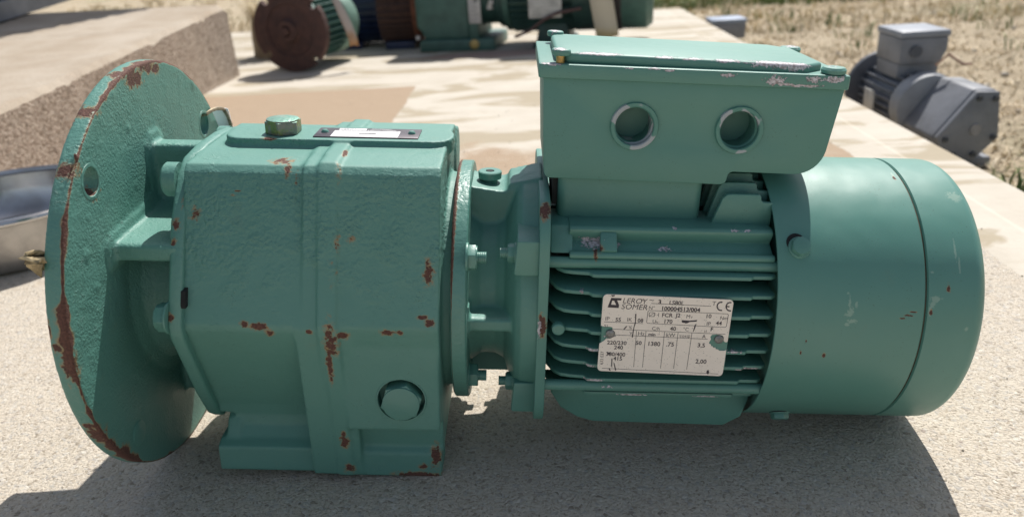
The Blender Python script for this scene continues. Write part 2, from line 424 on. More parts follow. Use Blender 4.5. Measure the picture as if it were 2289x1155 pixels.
def block():
    bm = BM()
    A = [(-.268, -.75), (-.4620, .55), (-.5005, .80), (-.5470, 1.10), (-.6040, 1.475)]
    # front edge line of the block, its top rising gently away
    P0, P1 = Vector((-.470, .612, .113)), Vector((-.456, 1.487, .165))
    d = (P1 - P0); rnd = random.Random(21); NP = 150
    pts = [P0 + d * (-1.6 + 2.6 * i / NP) for i in range(NP + 1)]
    def jit(a): return rnd.gauss(0, a)
    chip = [max(0, rnd.gauss(-.004, .004)) + (.010 * rnd.random() if rnd.random() < .05 else 0) for _ in pts]
    chip[-1] = .012; chip[-2] = .006
    rows = [[bm.verts.new((p.x - 2.6, p.y + .35, p.z)) for p in pts],
            [bm.verts.new((p.x - .25, p.y + .03, p.z + jit(.0012))) for p in pts],
            [bm.verts.new((p.x - .010 - c, p.y, p.z + jit(.0010))) for p, c in zip(pts, chip)],
            [bm.verts.new((p.x + jit(.0010), p.y, p.z - .008 - c)) for p, c in zip(pts, chip)]]
    for q in (.75, .5, .25): rows.append([bm.verts.new((p.x + jit(.0015), p.y + jit(.002), p.z * q)) for p in pts])
    rows.append([bm.verts.new((p.x + .004, p.y, -.02)) for p in pts]); rows.append([bm.verts.new((p.x - 2.6, p.y + .35, -.02)) for p in pts])
    for A_, B_ in zip(rows, rows[1:]):
        for i in range(NP): bm.faces.new((A_[i], A_[i + 1], B_[i + 1], B_[i]))
    bm.faces.new([r_[-1] for r_ in rows]); bm.faces.new([r_[0] for r_ in rows][::-1])
    o = obj('concrete_block', bm, block_mat())
    tag(o, 'long raised concrete block with rough brown side face left of the slab', 'concrete block')
block()

# ------------------------------------------------------------------ THE GEARED MOTOR (built in its own frame: x along the shaft, mm)
AL = math.radians(4.29); BASE = Vector((120, 0, -105.7)) * K
Ry = Matrix.Rotation(AL, 3, 'Y'); OFF = 115.2 * math.cos(AL) * K
gm = thing('geared_motor', 'large teal green geared motor with round flange and terminal box lying on the slab', 'geared motor',
           Ry @ BASE + Vector((0, 0, OFF)), (0, AL, 0))
CH = -BASE
def part(name, bm, m, parent=None, **kw):
    if parent is None: return obj(name, bm, m, gm, CH, **kw)
    return obj(name, bm, m, parent, None, **kw)

BODY_RUST = [(96.2, -40.6, 86.0, 5.3, 2.2), (101, -46, 81, 1.6, 3.2), (116.0, -46.5, 77.9, 2.6, 3.5), (106.1, -46.6, 77.8, 1.0, 2.5), (128.6, -49, 78.0, 1.9, 6.2), (128.8, -33.0, 86.0, 1.0, 4.0),
    (128.5, -61.2, 46.4, 1.9, 5.5), (125.7, -64.9, 38.5, 1.4, 1.6), (136.3, -59.9, 49.2, 2.4, 2.5), (126.5, -70.1, 27.3, 1.9, 2.2), (128.5, -67.3, 33.4, 1.0, 1.4),
    (125.1, -78.7, -2.4, 3.1, 9.0), (123.3, -77.8, -18.4, 1.5, 10.3), (131.8, -78.8, 0.3, 2.9, 2.2), (87.2, -80.6, 4.8, 3.6, 1.7), (92.3, -77.4, 1.2, 2.2, 2.0), (79.5, -79.7, 5.8, 1.9, 1.4),
    (113.6, -78.9, 2.6, 1.5, 1.2), (156.4, -78.9, 2.8, 4.0, 1.7), (162.3, -79.0, 3.0, 1.4, 1.2), (177.2, -68.0, 32.0, 2.4, 6.0), (176.1, -64.6, 39.1, 1.0, 1.1), (178.3, -77.9, 8.4, 2.6, 1.6), (174.4, -77.9, 11.4, 2.4, 1.0),
    (126.3, -73.1, -74.3, 2.3, 4.2), (126.2, -73.4, -68.5, 1.3, 2.2), (127.8, -69.4, -94.7, 2.4, 3), (178.3, -64.8, -87.8, 2.6, 6.4), (171.2, -64.6, -94.6, 2.6, 1.8), (168.4, -64.5, -101.0, 11.5, 2.2),
    (52.2, -55.4, 58.9, 2.9, 3.0), (72.2, -50.3, 69.7, 2.4, .8), (75, -49.6, 71.6, 1.2, .5), (82, -17, 90.3, 3, .7)]
M_BODY = paint('cast_green_body', BODY_RUST, [(151.5, -44.0, 82.0, 2.2, 1.3), (157, -44, 81.6, 2.0, .9)], cast=1.6, cast_scale=430, dirt=.35, gloss=.54, pits=.35, zfade=(.018, .05))

def gear_body():
    bm = BM()
    mir = lambda pts: pts + [(-y, z) for y, z in pts[::-1]]
    left = mir([(-28, 85.4), (-46, 84.2), (-50, 80.5), (-80.5, 5), (-80, 1.5), (-52, -62), (-50, -70)])
    prism(bm, left, 46, 112)
    right = mir([(-28, 87), (-50, 85.6), (-54, 81.5), (-80.5, 5), (-64, -62), (-61, -86)])
    prism(bm, right, 110, 183)
    band = mir([(-28, 88.8), (-50, 87.4), (-55, 83), (-82.5, 6), (-82, 0), (-64, -100)])
    prism(bm, band, 118.5, 128.5)
    # lower vertical rib and right front block
    for s in (-1, 1):
        def q(pts): return [(s * y, z) for y, z in pts]
        prism(bm, q([(-50, 6), (-81, 4), (-80, -2), (-66.5, -101), (-40, -101), (-40, 0)]), 105.5, 123)
        prism(bm, q([(-50, 6), (-82, 4), (-81.5, -2), (-67.5, -101), (-40, -101), (-40, 0)]), 121, 129.5)
        prism(bm, q([(-50, 6), (-79.5, 4), (-79, -2), (-66.0, -101), (-40, -101), (-40, 0)]), 128, 135)
        prism(bm, q([(-50, 0), (-80, 4), (-77.4, -7), (-75, -63), (-50, -63)]), 130, 182.5)
        # feet
        prism(bm, q([(-40, -80), (-61, -82.5), (-65, -86), (-65.5, -102.3), (-40, -102.3)]), 128, 182)
        prism(bm, q([(-40, -56), (-50, -56), (-49.5, -68), (-51, -77), (-56, -83), (-62, -86), (-63, -102.3), (-40, -102.3)]), 56, 110)
        prism(bm, q([(-30, -83), (-56, -83), (-62.5, -86), (-63, -102.3), (-30, -102.3)]), 48, 60)
        prism(bm, q([(-40, -70), (-50.5, -73), (-58, -85), (-40, -90)]), 51.5, 60)
    # top pad
    prism(bm, rrect(55, 186, -16, 16, 12), 82, 90.6, 2)
    # collar towards the adaptor
    rev(bm, [(176, 66), (189, 66)], seg=48)
    # right rear ear
    rev(bm, [(172, 17), (184.5, 17)], 54, 66, 32)
    bmc = BM(); rev(bmc, [(-90, 13.2), (-69.0, 13.2)], cx=161, cz=-41.5, ax=1, seg=40)
    o = obj('gearbox_housing', bm, M_BODY, gm, CH, remesh=1.05, smooth=5, cut=None)
    cut = mesh_of(bmc)
    mods(o, cut=cut)
    finish(o.data, None, 60)
gear_body()

M_PLATE = paint('green_cover', [(43.5, -60, 55, 2.0, 2.4), (42, -64, 46, 1.6, 2.0), (45.5, -60, 67, .9, 4), (42, -83, 10, 2, 1.6)], cast=.55, cast_scale=260)
bm = BM()
pl = [(-14, 86.4), (-34, 84.2), (-45.5, 77.8), (-62, 56), (-84.6, 6), (-83.5, -2), (-63, -49), (-52, -69), (-44, -76)]
prism(bm, pl + [(-y, z) for y, z in pl[::-1]], 40, 47.6)
part('end_cover', bm, M_PLATE, bevel=1.8, seg=3)
M_DARK = plain('dark_gap', (.012, .014, .014), .8)
bm = BM(); prism(bm, [(-71, 24), (-76.9, 23), (-79.9, 16), (-79.9, 14.5), (-72, 14.5)], 47.0, 49.4); part('cover_slot', bm, M_DARK)

# output flange: disc with four bolt holes, hub and ribs cast on
def flange_rust(n):
    x, y, z = n.sep()
    zz = n.math('SUBTRACT', z, .007)
    r = n.math('SQRT', n.math('ADD', n.math('MULTIPLY', y, y), n.math('MULTIPLY', zz, zz)))
    dx = n.math('SUBTRACT', .0094, x); dr = n.math('SUBTRACT', .1215, r)
    e = n.math('MINIMUM', n.math('ADD', n.math('ABSOLUTE', dx), n.math('MULTIPLY', n.math('MAXIMUM', dr, 0), .9)), 1.0)
    ang = n.vec('MULTIPLY', n.P, (0, 1, 1))
    big = n.noise(26, 3, .6, ang).outputs[0]; fine_ = n.noise(330, 5, .7).outputs[0]
    width = n.math('MULTIPLY', n.math('POWER', n.math('MULTIPLY', n.step(big, .40, .72), n.mixf(n.step(y, -.02, .05), 1.0, .45)), 1.6), .0044)
    width = n.math('ADD', width, .0006)
    d = n.math('DIVIDE', e, width)
    return n.math('ADD', d, n.math('MULTIPLY', n.math('SUBTRACT', fine_, .5), 1.1))
FL_RUST = [(4.5, -75, 75.5, 6, 3.2), (4.6, -58, 113.0, 5.0, 2.6), (5, -86, 90.5, 4.2, 3.4), (7, -24, 126, 4, 2), (8, -1, 127, 3, 3.5), (9.5, 7, 125, 4, 3), (9.5, 17, 123, 3, 2.6), (9.5, -8, 121, 3, 3.6), (9.5, -16, 121.5, 3, 4),
    (3.5, -119, 13, 3.2, 2.2), (7, -121, 4, 2.6, 8), (5.4, -114, -37, 3.0, 2), (6, -111, -47, 3.2, 8), (8, -104, -58, 2.4, 5), (.5, -122, 22, 1.2, 4), (-1, -66, 110, 2, 3)]
M_FLANGE = paint('cast_green_flange', FL_RUST, [], cast=.52, cast_scale=640, dirt=.4, gloss=.5, pits=.6, mask_fn=flange_rust)
def flange():
    bm = BM(); zf = 7
    rev(bm, [(0, 121.0), (.8, 121.8), (9.0, 121.8), (9.6, 121.0)], 0, zf, 160)
    cut = BM()
    for sy in (-1, 1):
        for sz in (-1, 1):
            if (sy, sz) == (-1, -1): continue
            rev(cut, [(-5, 7.4), (20, 7.4)], 75 * sy if sy < 0 else 79, zf + 75 * sz if sy < 0 else zf + 68 * sz, 32)
    o = obj('flange_disc_tmp', bm, None, gm, CH)
    mods(o, cut=mesh_of(cut))
    bm = BM(); bm.from_mesh(o.data); bpy.data.objects.remove(o)
    # machined seats round the holes, casting marks
    # (rings stand 0.5 mm proud)
    # hub
    rev(bm, [(5, 66), (9.5, 60), (13, 52), (18, 48.5), (44, 47)], 0, 0, 64)
    # vertical rib up and down, shelf-like side ribs
    prism(bm, [(-7.5, 40), (-7.5, 81), (-6, 83.4), (6, 83.4), (7.5, 81), (7.5, 40)], 6, 44)
    prism(bm, [(-12, 40), (-11, 84), (-6, 89), (6, 89), (11, 84), (12, 40)], 4, 11)
    prism(bm, [(-9, -40), (-9, -80), (9, -80), (9, -40)], 6, 44)
    for s in (-1, 1):
        prism(bm, [(s * 4, 52), (s * 14, 48.5), (s * 30, 46.5), (s * 66, 45.6), (s * 68.5, 44), (s * 68.5, 36.5), (s * 66, 35.5), (s * 4, 34)], 6, 44)
        prism(bm, [(s * 4, 58), (s * 30, 52), (s * 68, 50), (s * 73, 46), (s * 73, 33), (s * 4, 30)], 4, 11)
    # cast pimples
    rnd = random.Random(2)
    for y, z, r in ((-92, 49, 3.2), (-38, 118, 1.4), (-28, 98, 2.2), (-60, 97, 1.2), (68, 104, 3), (-88, 30, 1.5), (-101, -14, 1.5), (-84, 66, 1.2), (-84, 98, 1.3), (-30, 66, 1.3), (-96, 10, 1.2)):
        rev(bm, [(8.5, r * 1.3), (9.9, r), (10.2, r * .6), (10.3, 0)], y, z, 14)
    o = obj('output_flange', bm, M_FLANGE, gm, CH, remesh=1.15, smooth=4)
    for y, z in ((-75, 82), (79, 75), (79, -61)):
        bm = BM()
        rev(bm, [(9.3, 9.5), (9.74, 9.3), (9.78, 9.0), (9.78, 7.7), (9.4, 7.35)], y, z, 32)
        for f in [f for f in bm.faces if len(f.verts) > 4]: bm.faces.remove(f)
        part('hole_seat', bm, M_PLATE)
    bm = BM(); rev(bm, [(8, 7.4), (9.9, 7.3), (10.1, 6.6), (10.1, 0)], -75, -68, 32)
    part('filled_hole', bm, paint('painted_seat', cast=.3))
flange()

bm = BM(); rev(bm, [(-58, 9.5), (-57, 11), (3, 11)], 0, 0, 40); part('output_shaft', bm, plain('shaft_steel', (.35, .30, .26), .45, .6, .4, 200))
# bolts ------------------------------------------------------------
M_BOLT = paint('painted_bolt', cast=.15, gloss=.36, dirt=.3)
M_STEEL = plain('bright_steel', (.36, .42, .38), .42, .35, .4, 260)
M_BRASS = plain('zinc_brass', (.52, .36, .14), .35, .9, .4, 300)
M_THREAD = plain('dark_thread', (.20, .26, .22), .5, .5)
def bolt(name, m, axis, pos, r, h, rot=.3, shank=None, parent=None, washer=True, head='hex'):
    """hex head growing along axis from pos"""
    bm = BM()
    ax = Vector(axis).normalized()
    prof = ngon(r, 6, rot)
    prism(bm, prof, 0, h * .88, 2); prism(bm, ngon(r * .88, 24, rot), h * .8, h, 2)
    if washer: rev(bm, [(-.6, r * 1.12), (.7, r * 1.12), (.9, r * 1.05)], ax=2, seg=24)
    if shank: 
        for i in range(int(shank[1] / 1.0)): rev(bm, [(h + i, shank[0]), (h + i + .5, shank[0] * .9), (h + i + .99, shank[0])], ax=2, seg=16)
    M = Matrix.Translation(Vector(pos) * K) @ ax.to_track_quat('Z', 'Y').to_matrix().to_4x4()
    bm.transform(M)
    return part(name, bm, m, parent, bevel=.35)
for s_ in (-1, 1):
    bm = BM(); rev(bm, [(32.5, 8.4), (33.6, 9.4), (40.5, 9.4)], 41.5 * s_, 73.5, 32); part('cover_boss', bm, M_PLATE)
bolt('cover_bolt', M_BOLT, (-1, 0, 0), (40, -78.5, 8.5), 8.0, 6.5, .1)
# filler plug on the top
n = N('weathered_plug'); P_ = n.noise(170, 4, .6).outputs[0]
_nz = n.step(n.sep(n.t.nodes.new('ShaderNodeNewGeometry').outputs['Normal'])[2], .5, .8)
M_PLUG = n.set(Base_Color=n.mix(_nz, n.ramp(P_, [(0, (.20, .21, .19)), (.45, (.26, .25, .22)), (.56, (.22, .25, .09)), (1, (.12, .22, .17))]), n.ramp(P_, [(0, (.40, .36, .32)), (.5, (.16, .34, .27)), (1, (.45, .40, .35))])),
               Roughness=.42, Metallic=.5, Normal=n.bump(n.noise(500, 4).outputs[0], .0006))
bolt('filler_plug', M_PLUG, (0, 0, 1), (87, -1, 90.8), 10.6, 8.0, .52, washer=False)
bolt('drain_plug', M_BOLT, (0, -1, 0), (161, -69.2, -43.0), 11.9, 9.6, .25, washer=False)
bm = BM(); rev(bm, [(-75.6, 14.4), (-76.6, 14.0), (-76.6, 13.4), (-66, 13.1)], cx=161, cz=-41.5, ax=1, seg=40)
for f in [f for f in bm.faces if len(f.verts) > 4]: bm.faces.remove(f)
part('plug_seat', bm, M_PLATE)

# gearbox nameplate lying on the pad
M_PLATE_DARK = plain('dark_plate', (.10, .085, .10), .42, .35, .3, 90)
M_PLATE_WHITE = plain('white_print', (.78, .78, .78), .5, 0, .12, 120)
M_INK = plain('dark_ink', (.055, .045, .055), .6)
bm = BM(); box(bm, 106.3, 166.3, -11.5, 9.5, 90.7, 91.3)
gp = part('gearbox_nameplate', bm, M_PLATE_DARK, bevel=.15)
bm = BM(); box(bm, 116, 154.5, -10.8, 3.0, 91.3, 91.36); box(bm, 118, 134, 4.2, 8.4, 91.3, 91.36)
part('printed_field', bm, M_PLATE_WHITE, gp)
bm = BM()
for i in range(5): box(bm, 117, 153.5, -9 + i * 2.6, -8.7 + i * 2.6, 91.36, 91.40)
box(bm, 131, 141, -4.4, -2.6, 91.36, 91.40)
text_mesh(bm, 'LEROY', 3.1 * K, Matrix.Translation((119 * K, 5.1 * K, 91.42 * K)))
part('printed_lines', bm, M_INK, gp)
bm = BM(); text_mesh(bm, 'MOTEURS', 2.6 * K, Matrix.Translation((137 * K, 6.4 * K, 91.36 * K))); text_mesh(bm, 'LEROY SOMER', 2.6 * K, Matrix.Translation((135 * K, 3.7 * K, 91.36 * K)))
part('printed_name', bm, M_PLATE_WHITE, gp)
for x, y in ((111, -1), (161.5, -1)):
    bm = BM(); rev(bm, [(91.2, 2.3), (92.0, 2.1), (92.8, 1.3), (93.1, 0)], cx=x, cy=y, ax=2, seg=18); part('plate_rivet', bm, M_BOLT, gp)

# adaptor disc, lantern neck, motor end shield
M_ADAPT = paint('green_adaptor', [], cast=.6, cast_scale=340, dirt=.5, gloss=.36, mask_fn=lambda n: n.math('ADD', n.math('DIVIDE', n.math('ABSOLUTE', n.math('SUBTRACT', n.sep()[0], .1891)), n.mixf(n.step(n.sep()[2], .0, .06), .00008, .0010)), n.math('MULTIPLY', n.math('SUBTRACT', n.noise(700, 4, .7).outputs[0], .5), 2.2)))
bm = BM(); rev(bm, [(188.4, 72.2), (189.2, 73.2), (196.4, 73.2), (197.2, 72.2)], 0, 0, 128); part('adaptor_disc', bm, M_ADAPT)
M_NECK = paint('green_neck', [(219, -66, 6, .8, 3)], cast=.45, cast_scale=260, dirt=.6)
def neck():
    bm = BM()
    rev(bm, [(192, 52), (198, 50), (204, 46), (212, 46), (217.5, 49), (221, 59), (223.5, 66), (227, 69.5), (237, 71)], 0, 0, 72)
    prism(bm, [(194, 66.0), (197, 65.0), (213, 62.6), (218, 63), (237, 70.5), (237, 40), (194, 40)], -17, 17, 1)
    prism(bm, [(217.5, 63), (218.8, 66.8), (238, 71.5), (238, 50), (217, 50)], -16, 16, 1)
    for s in (-1, 1):
        prism(bm, [(s * 30, 3), (s * 60, 2.6), (s * 62, 1.5), (s * 62, -4.6), (s * 60, -5.6), (s * 30, -7)], 194, 232)
        prism(bm, [(s * 30, 8), (s * 60, 9), (s * 64, 2), (s * 64, -5), (s * 60, -10), (s * 30, -12)], 192, 198)
    prism(bm, [(-7, -30), (-7, -62), (7, -62), (7, -30)], 194, 232)
    o = obj('lantern_neck', bm, M_NECK, gm, CH, remesh=1.0, smooth=5)
neck()
M_SHIELD = paint('green_shield', [(238.6, -72, 4, 1.8, 5), (237.5, -73, 9.5, .8, 2), (238, -60, 66, 3, 5)], [(237, -72.5, 2.5, .9, 6)], cast=.3, dirt=.5)
bm = BM(); prism(bm, rrect(-72.5, 72.5, -66, 70, 24, 6), 235.5, 241.2); part('end_shield', bm, M_SHIELD, bevel=.8)
def boss(y0, y1, z0, z1):
    bm = BM(); prism(bm, [(222.5, z0 + 1), (224, z1), (236, z1), (236, z0), (223.5, z0)], y0, y1, 1)
    return part('shield_boss', bm, M_SHIELD, bevel=1.4, seg=3)
boss(-70, -40, 33, 52.5); boss(-60, -34, -58.5, -39); boss(40, 70, 33, 52.5); boss(34, 60, -58.5, -39)
for (y, z) in ((-60, 42), (-46, -46), (60, 42), (46, -46)):
    bolt('shield_nut', M_BOLT, (-1, 0, 0), (223.4, y, z), 5.4, 4.6, .0, (2.9, 4))
for (y, z) in ((-58, 38), (-44.5, -43.5), (58, 38), (44.5, -43.5)):
    bolt('adaptor_nut', M_BOLT, (1, 0, 0), (196.9, y, z), 7.4, 5.6, .5, (3.4, 5))
bm = BM(); rev(bm, [(61, 4.2), (64.2, 4.6), (65.5, 6.8), (69.3, 7.0), (69.8, 6.4), (69.8, 2.6), (68.3, 2.4)], cx=207.2, ax=2, seg=32); part('breather_plug', bm, M_BOLT)
bm = BM(); prism(bm, ngon(2.3, 6, .2, 207.2, 0), 68.4, 69.9, 2); part('plug_socket', bm, M_DARK)

# stator: core, fins, rods, panel, pedestal
CHIPS = [(266.5, -54.5, 46.6, 7.5, 2.6), (262, -54, 47.8, 5, 1.2), (275, -54.5, 45.4, 5, 1.4), (304, -54.5, 43.8, 3.6, 1.4), (259, -71, 25, 1.5, 1.6), (283, -76, -18.6, 7, .7), (276, -76, 2.3, 4.5, .8), (266, -76, -7.6, 5, .8), (292, -64, -43, 8, .7), (335, -63, -43.5, 7, .8), (268, -70, -29.5, 6, .8), (276, -67, -33.8, 4, .8),
    (352, -75, -19, 6, .8), (343, -76, -7, 4, .7), (341, -55, 55, 2, .6), (348, -55, 55, 2, .6), (309, -55, 55.3, 1.4, .5), (264, -75, -18.3, 6, .8)]
M_STATOR = paint('green_stator', [(267.5, -61, 46.2, 2.2, 1.6), (266, -60.5, 42.5, .9, 3)], CHIPS, cast=.25, dirt=.3, gloss=.45)
bm = BM(); rev(bm, [(240, 46), (366, 46)], 0, 0, 64); part('stator_core', bm, plain('gap_shade_core', (.020, .035, .032), .8))  # near-black colour puts the shade between the fins into the core
FINZ = [33.3, 23.6, 13.2, 3.0, -7.4, -18.2, -29.4]
def fin(z, s):
    yt = math.sqrt(76.4 ** 2 - z * z); yc = 40
    L = 343 + 10 * (1 - abs(z) / 60) if True else 0
    pts = [(241, yt - 22), (246, yt - 9), (250, yt - 5.2), (255, yt - 4), (263, yt - 3.0), (264.6, yt - .4), (267, yt), (349, yt), (350.4, yt - 1.7), (360.5, yt - 1.9), (363, yt - 4), (363, yc), (241, yc)]
    bm = BM(); A = []
    for off, inset in ((-1.6, 0), (1.4, 0)):
        A.append([bm.verts.new((x * K, s * y * K, (z + off * (1.0 if y < yt - 10 else .72)) * K)) for x, y in pts])
    n_ = len(pts); bm.faces.new(A[0]); bm.faces.new(A[1][::-1])
    for i in range(n_): bm.faces.new([A[0][i], A[1][i], A[1][(i + 1) % n_], A[0][(i + 1) % n_]])
    return part('cooling_fin', bm, M_STATOR, bevel=.45)
for s in (-1, 1):
    for z in FINZ: fin(z, s)
    fin(-42.5, s)
    # top ledge, its pad and lower lip
    bm = BM()
    prism(bm, [(s * 20, 52), (s * 20, 54.6), (s * 52.5, 55.6), (s * 54.5, 54.2), (s * 54, 52.0), (s * 51, 47), (s * 58.8, 43.5), (s * 61.5, 44.6), (s * 63.6, 43.4), (s * 63.6, 41), (s * 40, 38)], 252, 362)
    prism(bm, [(s * 20, 52), (s * 20, 54.3), (s * 49.5, 54.8), (s * 57, 46), (s * 60, 42.5), (s * 40, 38)], 242, 254)
    part('side_rail', bm, M_STATOR, bevel=.9)
    bm = BM(); prism(bm, [(s * 51, 47), (s * 54.5, 53.2), (s * 62.6, 45.4), (s * 60, 42)], 268.5, 277.5); part('rail_lug', bm, M_STATOR, bevel=.8)
    # lower side wall
    bm = BM(); prism(bm, [(246, -50), (252, -60), (262, -66.5), (272, -69.5), (350, -70.5), (360, -64), (363, -52), (363, -44), (246, -44)], s * 33, s * 52, 1); part('lower_rail', bm, M_STATOR, bevel=1)
    for y, z in ((61.2, 37.8), (67.6, -34.6)):
        bm = BM(); rev(bm, [(240, 3.1), (364, 3.1)], s * y, z, 20); part('tie_rod', bm, M_STATOR)
for y in (-41.5, -31, -20.5, -10, 0, 10, 20.5, 31, 41.5):
    h = 72.6 - .008 * (y * y - 1600) * .55
    bm = BM(); prism(bm, [(330.5, 54), (335.4, h - 2.4), (337.4, h - .4), (340, h), (354.8, h), (356.2, h - 1), (356.6, h - 3.6), (358, h - 4.4), (363, h - 4.6), (363, 54)], y - 1.6, y + 1.6, 1)
    part('top_fin', bm, M_STATOR, bevel=.6)
for y in (-20, -7, 7, 20):
    bm = BM(); prism(bm, [(250, -50), (256, -68), (356, -72), (362, -50)], y - 1.6, y + 1.6, 1); part('bottom_fin', bm, M_STATOR, bevel=.5)
bm = BM(); prism(bm, rrect(246, 326, -35.5, 35.5, 5), 52.5, 78.5, 2); part('box_pedestal', bm, M_STATOR, bevel=2, seg=3)
bm = BM(); prism(bm, [(243, 60), (246.3, 60), (246.3, 78), (243, 78)], -30, 30, 1); part('pedestal_gap', bm, M_DARK)
bm = BM(); rev(bm, [(-70.4, 3.6), (-73.3, 3.4), (-73.8, 2.6), (-73.8, 0)], cx=247.2, cz=3.2, ax=1, seg=20); part('shield_pin', bm, M_BOLT)

# rating plate ------------------------------------------------------
M_LABEL = N('plate_paint'); n = M_LABEL
c = n.mix(n.math('MULTIPLY', n.step(n.noise(130, 5, .7).outputs[0], .5, .75), .5), (.88, .80, .71), (.72, .65, .57))
v = n.voro(700); c = n.mix(n.math('MULTIPLY', n.math('LESS_THAN', v.outputs['Distance'], .14), .7), c, (.15, .16, .14))
sc_ = n.step(n.noise(240, 3, .5, n.vec('MULTIPLY', n.P, (1.6, 1, .22))).outputs[0], .70, .73)
c = n.mix(n.math('MULTIPLY', sc_, n.step(n.noise(45, 2).outputs[0], .52, .6)), c, (.10, .17, .14))
M_LABEL = n.set(Base_Color=c, Roughness=.5)
eu = Vector((22.1, .87)); ev = Vector((-2.0, 19.5)); O_ = Vector((172, 90))
det = eu.x * ev.y - eu.y * ev.x
def lab(px, py):
    d = Vector((px, py)) - O_
    return ((d.x * ev.y - d.y * ev.x) / det, (eu.x * d.y - eu.y * d.x) / det)      # u right, v down, mm
TL = Vector((269.6, -78.0, 27.4)); UU = Vector((1, 0, -.026)).normalized(); VV = Vector((-.012, 0, -1)).normalized()
def L3(u, v, t=0): return (TL + UU * u + VV * v + Vector((0, -t, 0))) * K
bm = BM()
# seats under the plate
prism(bm, [(269.9, 24), (337.9, 22.4), (338.2, -17), (270.2, -15.4)], -77.95, -70, 1)
part('plate_seat', bm, M_STATOR)
out = []
Wd, Hd, rr = 68.6, 46.2, 2.3
def arc(cx, cy, a0, a1): return [(cx + rr * math.cos(math.radians(a0 + (a1 - a0) * i / 4)), cy + rr * math.sin(math.radians(a0 + (a1 - a0) * i / 4))) for i in range(5)]
out += arc(rr, rr, 180, 270) + arc(Wd - rr, rr, 270, 360)
rt = [(1648, 632), (1625, 640), (1604, 636), (1590, 622), (1592, 590), (1578, 562), (1545, 552), (1500, 548), (1450, 552), (1432, 575), (1440, 605), (1420, 640), (1418, 655), (1446, 670), (1440, 685), (1466, 690), (1470, 705), (1500, 706), (1500, 722), (1530, 728), (1545, 742), (1600, 742), (1632, 735)]
out += [(min(u, Wd), v_) if i not in (0, len(rt) - 1) else (Wd, v_) for i, (u, v_) in enumerate(lab(*p) for p in rt)]
out += arc(Wd - rr, Hd - rr, 0, 90) + arc(rr, Hd - rr, 90, 180)
lf = [(122, 664), (150, 640), (172, 628), (192, 606), (200, 600), (240, 604), (262, 590), (300, 580), (314, 570), (300, 552), (304, 532), (290, 512), (274, 505), (272, 470), (240, 462), (180, 462), (152, 452)]
out += [(max(u, 0), v_) if i not in (0, len(lf) - 1) else (0, v_) for i, (u, v_) in enumerate(lab(*p) for p in lf)]
bm = BM(); A = [bm.verts.new(L3(u, v_, 0) * 1000) for u, v_ in out]; B = [bm.verts.new(L3(u, v_, .45) * 1000) for u, v_ in out]
bm.faces.new(A); bm.faces.new(B[::-1])
for i in range(len(A)): bm.faces.new((A[i], A[(i + 1) % len(A)], B[(i + 1) % len(A)], B[i]))
bm.normal_update(); bmesh.ops.triangulate(bm, faces=[f for f in bm.faces if len(f.verts) > 4], ngon_method='EAR_CLIP'); bm.transform(Matrix.Scale(K, 4))
plate = part('rating_plate', bm, M_LABEL)
TXT = [('LEROY', 388, 188, 58, .18, 0), ('SOMER', 372, 256, 60, .18, 0), ('®', 612, 168, 28, 0, 0), ('~', 700, 178, 60, 0, 0), ('3', 806, 196, 46, 0, .02), ('LS80L', 934, 203, 44, 0, .01), ('T', 1434, 212, 46, 0, 0),
    ('N°', 694, 262, 40, 0, 0), ('100004513/004', 840, 270, 45, 0, .015), ('FCR', 850, 345, 44, 0, .01), ('J2', 1016, 347, 44, 0, .01), ('M', 1136, 358, 40, 0, 0), ('F', 1196, 360, 22, 0, 0), ('10', 1362, 355, 44, 0, .01), ('Nm', 1532, 374, 38, 0, 0),
    ('IP', 184, 388, 42, 0, 0), ('55', 305, 400, 42, 0, .01), ('IK', 440, 398, 42, 0, 0), ('08', 566, 408, 42, 0, .01), ('U', 740, 416, 40, 0, 0), ('N', 784, 418, 22, 0, 0), ('170', 870, 418, 44, 0, .01), ('V', 1116, 424, 38, 0, 0), ('IP', 1376, 442, 42, 0, 0), ('44', 1488, 436, 44, 0, .01),
    ('S1', 172, 468, 32, 0, 0), ('%', 462, 488, 36, 0, 0), ('C/h', 734, 500, 40, 0, 0), ('40', 950, 502, 44, 0, .01), ('°C', 1102, 508, 40, 0, 0), ('cl', 1354, 524, 30, 0, 0), ('F', 1426, 508, 44, 0, .01),
    ('V', 470, 552, 34, 0, 0), ('Hz', 568, 562, 44, 0, 0), ('min', 694, 566, 36, 0, .01), ('-1', 800, 556, 24, 0, 0), ('kW', 904, 576, 44, 0, 0), ('cosφ', 1064, 582, 38, 0, 0), ('A', 1330, 592, 42, 0, 0),
    ('220/230', 202, 668, 44, 0, .01), ('240', 286, 726, 44, 0, .01), ('380/400', 186, 805, 44, 0, .01), ('415', 276, 860, 44, 0, .01), ('50', 544, 672, 44, 0, .01), ('1380', 682, 682, 48, 0, .01), ('.75', 908, 688, 48, 0, .01), ('3,5', 1278, 698, 48, 0, .01), ('2,00', 1262, 892, 48, 0, .01)]
bm = BM(); RM = Matrix(((UU.x, -VV.x, 0, 0), (0, 0, -1, 0), (UU.z, -VV.z, 0, 0), (0, 0, 0, 1)))
for s, px, py, h, sh, b in TXT:
    u, v_ = lab(px, py); text_mesh(bm, s, h / 19.5 / .70 * K, Matrix.Translation(L3(u, v_, .50)) @ RM, sh, b * .007)
u, v_ = lab(150, 915); text_mesh(bm, '633 037', 2.5 * K, Matrix.Translation(L3(u, v_, .50)) @ RM @ Matrix.Rotation(PI / 2, 4, 'Z'))
def lpoly(bm, pts, t=.50): bm.faces.new([bm.verts.new(L3(*lab(*p), t)) for p in pts])
